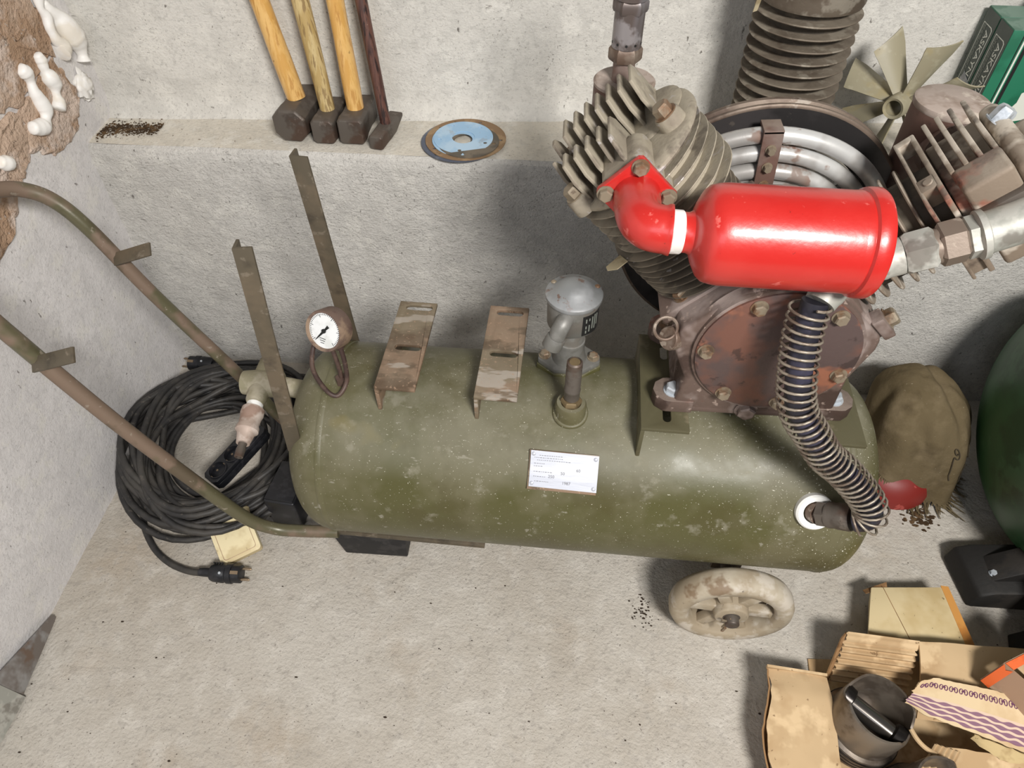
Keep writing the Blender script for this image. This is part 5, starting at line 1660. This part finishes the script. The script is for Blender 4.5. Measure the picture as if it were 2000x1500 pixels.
for u0, v0, s_, sg in ((0.815, 0.70, 0.040, 1), (0.868, 0.74, 0.055, 1)):
    pth = []
    for i in range(40):
        t = i / 39
        if t < 0.7:
            a = sg * (t / 0.7) * 1.35 * 2 * pi
            r = s_ * (0.25 + 0.75 * t / 0.7) * 0.45
        else:
            a = sg * 1.35 * 2 * pi - (t - 0.7) * 2.0
            r = s_ * (0.45 + (t - 0.7) * 3.2)
        pth.append(on_rag(u0 + r * cos(a) * 0.75, min(0.985, v0 + r * sin(a) * 2.4)))
    b.tube(pth, 0.0011, 5)
b.build('embroidery', 'embroid', rag)

# ------------------------------------------------------------------ green machine at the right edge
gm = thing('green_tank', 'big dark green steel tank with rounded end at right edge', 'tank', (0.98, 0.80, 0.001))
gax = V((1, -0.02, 0))
prof = []
GR = 0.250
for i in range(15):
    t = pi / 2 * (1 - i / 14)
    prof.append((GR * cos(t) ** 0.8 if t < pi / 2 - 1e-6 else 0, 0.11 - 0.11 * sin(t)))
prof += [(GR, 0.3), (GR, 0.62), (GR * 0.7, 0.70)]
MB().lathe(prof, (0.800, 0.80, 0.280), gax, 72).build('tank_shell', 'green_tank', gm, angle=70)
b = MB()
b.poly([(0.772, 0.004), (0.776, 0.046), (0.80, 0.058), (1.05, 0.090), (1.05, 0.004)], (0, 0.615, 0), (1, 0, 0), (0, 0, 1), (-0.012, 0.10, 0))
b.build('support_foot', 'dark_iron', gm, bev=0.006)
MB().poly([(0.79, 0.05), (1.05, 0.05), (1.05, 0.14), (0.86, 0.11)], (0, 0.64, 0), (1, 0, 0), (0, 0, 1), (0.0, 0.05, 0)).build('saddle_plate', 'dark_iron', gm, bev=0.003)
bolt(gm, (0.806, 0.655, 0.060), (-0.2, 0, 1), 0.006, 0.006, 'zinc')
b = MB()
b.lathe([(0.050, -0.018), (0.056, -0.014), (0.056, 0.014), (0.050, 0.018)], (0.868, 0.560, 0.058), (-0.75, 0.65, 0), 36)
b.build('caster_wheel', 'rubber', gm)
MB().poly([(0, 0.0), (0.06, 0.0), (0.07, 0.06), (0.0, 0.075)], (0.835, 0.57, 0.055), (1, -0.2, 0), (0, 0, 1), (0.01, 0.05, 0)).build('caster_fork', 'dark_iron', gm, bev=0.003)
MB().poly([(0, 0.0), (0.09, 0.0), (0.09, 0.03), (0.02, 0.035)], (0.806, 0.50, 0.002), (1, -0.15, 0), (0, 0, 1), (0.02, 0.07, 0)).build('caster_plate', 'dark_iron', gm, bev=0.003)

# ------------------------------------------------------------------ cream carton lying on the floor
cb = thing('cream_carton', 'stained cream card box with amber tape strip on the floor', 'box', (0.66, 0.56, 0.001))
c00, c10, c11, c01 = V((0.556, 0.530, 0)), V((0.726, 0.505, 0)), V((0.716, 0.622, 0)), V((0.582, 0.612, 0))
H_ = 0.062
b = MB()
a_ = [c00, c10, c11, c01]
lo = [b.v(p + V((0, 0, 0.002))) for p in [V((0.580, 0.540, 0)), c10 + V((0.012, 0.004, 0)), c11 + V((0.016, 0, 0)), V((0.600, 0.612, 0))]]
hi = [b.v(p + V((0, 0, H_))) for p in a_]
b.f(lo[::-1])
b.f(hi)
for i in range(4):
    b.f([lo[i], lo[(i + 1) % 4], hi[(i + 1) % 4], hi[i]])
b.build('box_body', 'card_cream', cb, bev=0.003)
b = MB()
q = [c10 + V((-0.014, 0.001, H_ + 0.0006)), c10 + V((0.0008, 0, H_ + 0.0006)), c11 + V((0.0008, 0.0, H_ + 0.0006)), c11 + V((-0.012, 0.001, H_ + 0.0006))]
vv = [b.v(p) for p in q]
v2 = [b.v(p - V((0, 0, 0.001))) for p in q]
b.f(vv)
b.f(v2[::-1])
for i in range(4):
    b.f([vv[i], vv[(i + 1) % 4], v2[(i + 1) % 4], v2[i]])
b.build('amber_tape', 'amber_tape', cb)
b = MB()
b.grid(lambda u, v_: V((0.572 + 0.040 * u, 0.613 + 0.010 * v_ - 0.012 * (1 - u), 0.058 - 0.012 * (1 - u) * v_ + 0.004 * v_)), 6, 3, 0.0012)
b.build('end_flap', 'card_dark', cb)
b = MB()
b.box((0.6125, 0.567, H_ + 0.0004), (0.0008, 0.098, 0.0006), Matrix.Rotation(radians(12), 3, 'Z'))
b.build('card_crease', 'card_dark', cb)

# ------------------------------------------------------------------ open carton with pistons
ct = thing('torn_carton', 'torn brown corrugated cardboard box with its flaps open, on the floor', 'box', (0.56, 0.40, 0.001))


def sheet(fn, nu, nv, name, m, par=ct, t=0.0032, uv=False):
    return MB().grid(fn, nu, nv, t, uv).build(name, m, par, angle=50)


def bil(a, b_, c, d, u, v_):
    a, b_, c, d = V(a), V(b_), V(c), V(d)
    return (a * (1 - u) + b_ * u) * (1 - v_) + (d * (1 - u) + c * u) * v_


# bottom of the box
sheet(lambda u, v_: bil((0.445, 0.20, 0.003), (0.84, 0.20, 0.003), (0.84, 0.520, 0.003), (0.470, 0.500, 0.003), u, v_), 4, 4, 'box_base', 'card')


# wide flap hanging out to the left


def flapL(u, v_):
    rag_ = 0.004 * nz(v_ * 14, 2.2) if u < 0.01 else 0
    p = bil((0.352, 0.235, 0.052), (0.470, 0.255, 0.030), (0.472, 0.448, 0.072), (0.374, 0.452, 0.083), u, v_)
    p.z += 0.010 * sin(pi * u) * (0.4 + 0.6 * v_) - 0.012 * (v_ > 0.82) * (v_ - 0.82) / 0.18 + 0.002 * nz(p.x * 40, p.y * 40)
    p.x += rag_ + 0.008 * sin(v_ * 9) * (1 - u) * 0.5
    return p


sheet(flapL, 16, 24, 'side_flap', 'card')


def flapE(u, v_):
    p = bil((0.351, 0.235, 0.050), (0.372, 0.240, 0.012), (0.386, 0.435, 0.020), (0.370, 0.448, 0.080), u, v_)
    p.x += 0.006 * sin(v_ * 8 + 0.5) + 0.004 * nz(v_ * 18, 4)
    return p


sheet(flapE, 5, 24, 'torn_edge', 'card_dark', t=0.0022)
MB().grid(lambda u, v_: bil((0.372, 0.4525, 0.086), (0.468, 0.449, 0.075), (0.470, 0.4535, 0.058), (0.376, 0.457, 0.066), u, v_), 8, 3, 0.004).build('folded_lip', 'card', ct)


# corrugated back flap, outer paper torn away
def corr(u, v_):
    p = bil((0.487, 0.455, 0.030), (0.600, 0.440, 0.045), (0.612, 0.498, 0.110), (0.505, 0.508, 0.104), u, v_)
    n = V((0.05, -0.72, 0.68))
    am = 0.0028 if v_ < 0.80 else 0.0006
    p += n * am * sin(v_ * 2 * pi * 8.5) * 1.0
    p.x += (0.004 * nz(v_ * 16, 7) if u > 0.99 or u < 0.01 else 0)
    p.z += (0.004 * nz(u * 14, 3) if v_ > 0.99 else 0)
    return p


sheet(corr, 14, 90, 'corrugated_flap', 'card', t=0.002)
sheet(lambda u, v_: bil((0.470, 0.430, 0.003), (0.489, 0.460, 0.030), (0.504, 0.508, 0.100), (0.496, 0.500, 0.092), u, v_), 5, 6, 'flap_back', 'card_dark', t=0.0025)


# smooth back panel going right
def backp(u, v_):
    p = bil((0.596, 0.395, 0.060), (0.86, 0.375, 0.070), (0.86, 0.505, 0.096), (0.612, 0.499, 0.106), u, v_)
    p.z += 0.010 * sin(pi * v_) - 0.004 * nz(p.x * 16, p.y * 16)
    p.x += 0.006 * nz(v_ * 12, 9) if u < 0.01 else 0
    return p


sheet(backp, 22, 12, 'back_flap', 'card')


# front flap at lower right
def frontp(u, v_):
    p = bil((0.632, 0.285, 0.060), (0.86, 0.235, 0.060), (0.86, 0.325, 0.090), (0.602, 0.350, 0.086), u, v_)
    p.z += 0.008 * sin(pi * u) + 0.002 * nz(p.x * 30, p.y * 30)
    p.x += 0.008 * nz(v_ * 10, 5) if u < 0.01 else 0
    p.y += 0.003 * nz(u * 16, 6) if v_ > 0.99 else 0
    return p


sheet(frontp, 20, 10, 'front_flap', 'card')


def stripc(u, v_):
    p = bil((0.580, 0.325, 0.060), (0.604, 0.300, 0.062), (0.630, 0.342, 0.092), (0.598, 0.352, 0.088), u, v_)
    p += V((0, -0.6, 0.7)) * 0.002 * sin(u * 2 * pi * 5)
    return p


sheet(stripc, 40, 5, 'corrugated_strip', 'card', t=0.0018)
b = MB().tube(spline([(0.566, 0.368, 0.094), (0.572, 0.355, 0.092), (0.582, 0.345, 0.089), (0.596, 0.338, 0.086)], 4), 0.0035, 8)
b.build('paper_curl', 'card', ct)

# printed torn card on top
pc_ = thing('printed_card', 'torn card with purple wave print lying across the open carton', 'cardboard', (0.68, 0.39, 0.09))


def purp(u, v_):
    p = bil((0.566, 0.392, 0.106), (0.80, 0.312, 0.104), (0.80, 0.402, 0.124), (0.585, 0.440, 0.120), u, v_)
    e0 = max(0, 1 - u / 0.10)
    p.y += (0.018 * (v_ - 0.5)) * -e0 * 1.4
    p.x += 0.006 * nz(v_ * 9, 3) * e0
    p.z += 0.006 * sin(pi * u) - 0.008 * e0 * (1 - v_)
    p.y += 0.003 * nz(u * 18, 1) if v_ > 0.99 or v_ < 0.01 else 0
    return p


MB().grid(purp, 48, 20, 0.0022, True).build('card_sheet', 'purple_card', pc_, angle=60)
b = MB()
for k in range(12):
    u0 = 0.04 + 0.060 * k
    for sg in (-1, 1):
        pth = []
        for i in range(17):
            t = i / 16
            a = pi * 2.3 * t
            r = 0.017 * (1 - 0.55 * t)
            pth.append(purp(u0 + 0.012 + sg * (0.014 - r * cos(a) * 0.8), 0.80 + (0.075 * (1 - 0.5 * t)) * sin(a)) + V((0, 0, 0.0007)))
        b.tube(pth, 0.0006, 4)
b.build('scroll_print', 'purple', pc_)
b = MB()
b.grid(lambda u, v_: purp(0.36 + 0.36 * u, 0.0) + V((0.0, -0.016 * v_ * sin(pi * min(1, u * 1.1 + 0.02)), -0.004 - 0.012 * v_)) + V((0, 0, 0.003 * nz(u * 12, v_ * 4))), 18, 6, 0.002)
b.build('torn_ply', 'card_cream', pc_)


# pistons
def piston(loc, axis, label, xd):
    t = thing('piston', label, 'piston', loc, 'pistons in the carton')
    axis = V(axis).normalized()
    o = V(loc)
    F = frame(o, axis, xd)
    prof = [(0.0, 0.0), (0.0585, 0.0), (0.060, 0.0015), (0.060, 0.0055), (0.0575, 0.006), (0.0575, 0.0085), (0.060, 0.009), (0.060, 0.0125), (0.0575, 0.013), (0.0575, 0.0155), (0.060, 0.016), (0.060, 0.0195), (0.0575, 0.020), (0.0575, 0.023), (0.0590, 0.0235), (0.0585, 0.027), (0.0535, 0.031)]
    # crown with ring grooves, then the skirt with an inner wall
    b = MB().lathe(prof, o, axis, 56, x=xd, cap=False)
    n = 64
    rs = []
    for r, h in ((0.0535, 0.031), (0.0530, 0.060), (0.0525, 0.094), (0.0515, 0.096), (0.0480, 0.096), (0.0470, 0.090), (0.0465, 0.020)):
        row = []
        for i in range(n):
            a = 2 * pi * i / n
            hh = h
            if h > 0.08:
                hh = h - 0.020 * max(0, abs(cos(a)) - 0.80) / 0.20
            row.append(b.v(F @ V((r * cos(a), r * sin(a), hh))))
        rs.append(row)
    b.rings(rs, cap=False)
    b.f(rs[-1])
    b.build('piston_body', 'piston', t)
    for h in (0.0073, 0.0143, 0.0215):
        MB().ring([(0.0572, h - 0.0010), (0.0606, h - 0.0010), (0.0606, h + 0.0010), (0.0572, h + 0.0010)], o, axis, 56).build('piston_ring', 'piston_dark', t)
    MB().cyl(F @ V((-0.046, 0.0, 0.058)), F @ V((0.046, 0.0, 0.058)), 0.0145, n=28).build('gudgeon_pin', 'pinsteel', t)
    for s_ in (-1, 1):
        MB().lathe([(0.022, 0), (0.020, 0.014), (0.0165, 0.016)], F @ V((s_ * 0.048, 0, 0.058)), F.to_3x3() @ V((-s_, 0, 0)), 24).build('pin_boss', 'piston_dark', t)
    return t


piston((0.515, 0.385, 0.012), (0.12, 0.06, 1), 'oily iron piston with three rings standing beside the printed card', V((1, -0.8, 0)))
piston((0.572, 0.278, 0.010), (0.22, 0.02, 1), 'second oily piston at bottom edge, half under the front flap', V((1, 0.5, 0)))

# small orange carton
ob = thing('orange_carton', 'small open carton with orange printed edges on top of the cardboard', 'box', (0.74, 0.40, 0.11))
o0 = V((0.681, 0.440, 0.118))
ux = V((0.055, -0.068, 0.0))
uy = V((0.105, 0.050, 0.018))
uz = V((0.012, 0.006, 0.052))


def pan(a, bq, c, d, name, m, t=0.0016):
    return MB().grid(lambda u, v_: bil(a, bq, c, d, u, v_), 2, 2, t).build(name, m, ob)


pan(o0, o0 + ux, o0 + ux + uz, o0 + uz, 'box_side', 'box_grey')
pan(o0, o0 + uy, o0 + uy + uz, o0 + uz, 'box_side', 'box_grey')
pan(o0 + ux, o0 + ux + uy, o0 + ux + uy + uz, o0 + ux + uz, 'box_side', 'box_grey')
pan(o0 + uz * 0.97 + ux * 0.08 + uy * 0.08, o0 + ux * 0.98 + uz * 0.97 + uy * 0.05, o0 + ux * 0.98 + uy * 0.98 + uz * 0.97, o0 + uy + uz * 0.97 + ux * 0.08, 'box_lid', 'card')
nrm = ux.cross(uz).normalized()
if nrm.x > 0:
    nrm = -nrm
off = nrm * 0.0018
for f0, f1 in ((0.0, 0.15), (0.83, 1.0)):
    b = MB()
    a_ = o0 + ux * f0 + off
    c_ = o0 + ux * f1 + off
    b.poly([(0, 0), (1, 0), (1, 1), (0.5, 0.86), (0, 1)], a_, c_ - a_, uz, off * 0.3)
    b.build('orange_print', 'orange', ob)
b = MB()
b.grid(lambda u, v_: bil(o0 + uz * 1.01, o0 + uy * 0.9 + uz * 1.01, o0 + uy * 0.9 + uz * 1.02 + ux * 0.09, o0 + uz * 1.02 + ux * 0.14, u, v_), 2, 2, 0.001)
b.build('orange_print', 'orange', ob)
b = MB()
b.grid(lambda u, v_: bil(o0 + uz * 1.03 + uy * 0.28, o0 + uy * 0.55 + uz * 1.03, o0 + uy * 0.55 + uz * 1.03 + ux * 0.05, o0 + uz * 1.03 + ux * 0.06 + uy * 0.28, u, v_), 2, 2, 0.001)
b.build('dark_print', 'ink', ob)

bl = MB().lathe([(0.045, 0), (0.047, 0.003), (0.047, 0.010), (0.044, 0.012), (0.041, 0.009), (0, 0.009)], (0.712, 0.222, 0.078), (0, -0.1, 1), 40).build('blue_lid', 'blue', None, loc=(0.712, 0.222, 0.078))
tag(bl, 'blue round plastic lid at the bottom right corner, on the cardboard', 'lid')

# ------------------------------------------------------------------ crumbs and dirt
rngd = random.Random(8)
b = MB()
for i in range(1300):
    t = rngd.random()
    x = -0.860 + 0.110 * t ** 1.2
    y = 1.180 + 0.014 * t + rngd.gauss(0, 0.014 * (1.1 - 0.4 * t))
    if x < XL + 0.004:
        continue
    r = rngd.uniform(0.0005, 0.0015)
    b.blob((x, y, ZL + 0.0015 + r * 0.3), (r * 1.5, r, r * 0.6), 1, 0.3, 2, i)
o = b.build('rust_crumbs', 'debris', None, loc=(-0.80, 1.185, ZL))
tag(o, 'patch of brown rust crumbs at left end of the ledge', 'debris')
o['kind'] = 'stuff'
b = MB()
for i in range(170):
    x = rngd.uniform(XL + 0.02, 0.9)
    y = rngd.uniform(0.15, 0.72)
    r = rngd.choice((0.0006, 0.0006, 0.0008, 0.001, 0.0016)) * rngd.uniform(0.6, 1.2)
    b.blob((x, y, r * 0.35), (r * rngd.uniform(1, 2.4), r, r * 0.6), 1, 0.4, 2, i * 1.7)
for i in range(60):
    x = 0.190 + rngd.gauss(0, 0.009)
    y = 0.565 + rngd.gauss(0, 0.016)
    r = rngd.uniform(0.0006, 0.0018)
    b.blob((x, y, r * 0.35), (r * 1.4, r, r * 0.6), 1, 0.4, 2, i * 1.7)
o = b.build('floor_crumbs', 'debris_dark', None, loc=(0, 0.5, 0))
tag(o, 'dark crumbs scattered over the concrete floor', 'debris')
o['kind'] = 'stuff'
b = MB()
for i in range(80):
    x = 0.745 + rngd.gauss(0, 0.016)
    y = 0.800 + rngd.gauss(0, 0.012)
    r = rngd.uniform(0.0015, 0.004)
    b.blob((x, y, r * 0.2), (r * 1.5, r, r * 0.4), 1, 0.4, 2, i * 1.7)
o = b.build('dirt_patch', 'debris', None, loc=(0.745, 0.80, 0))
tag(o, 'small patch of brown dirt on floor below the red bowl', 'debris')
o['kind'] = 'stuff'
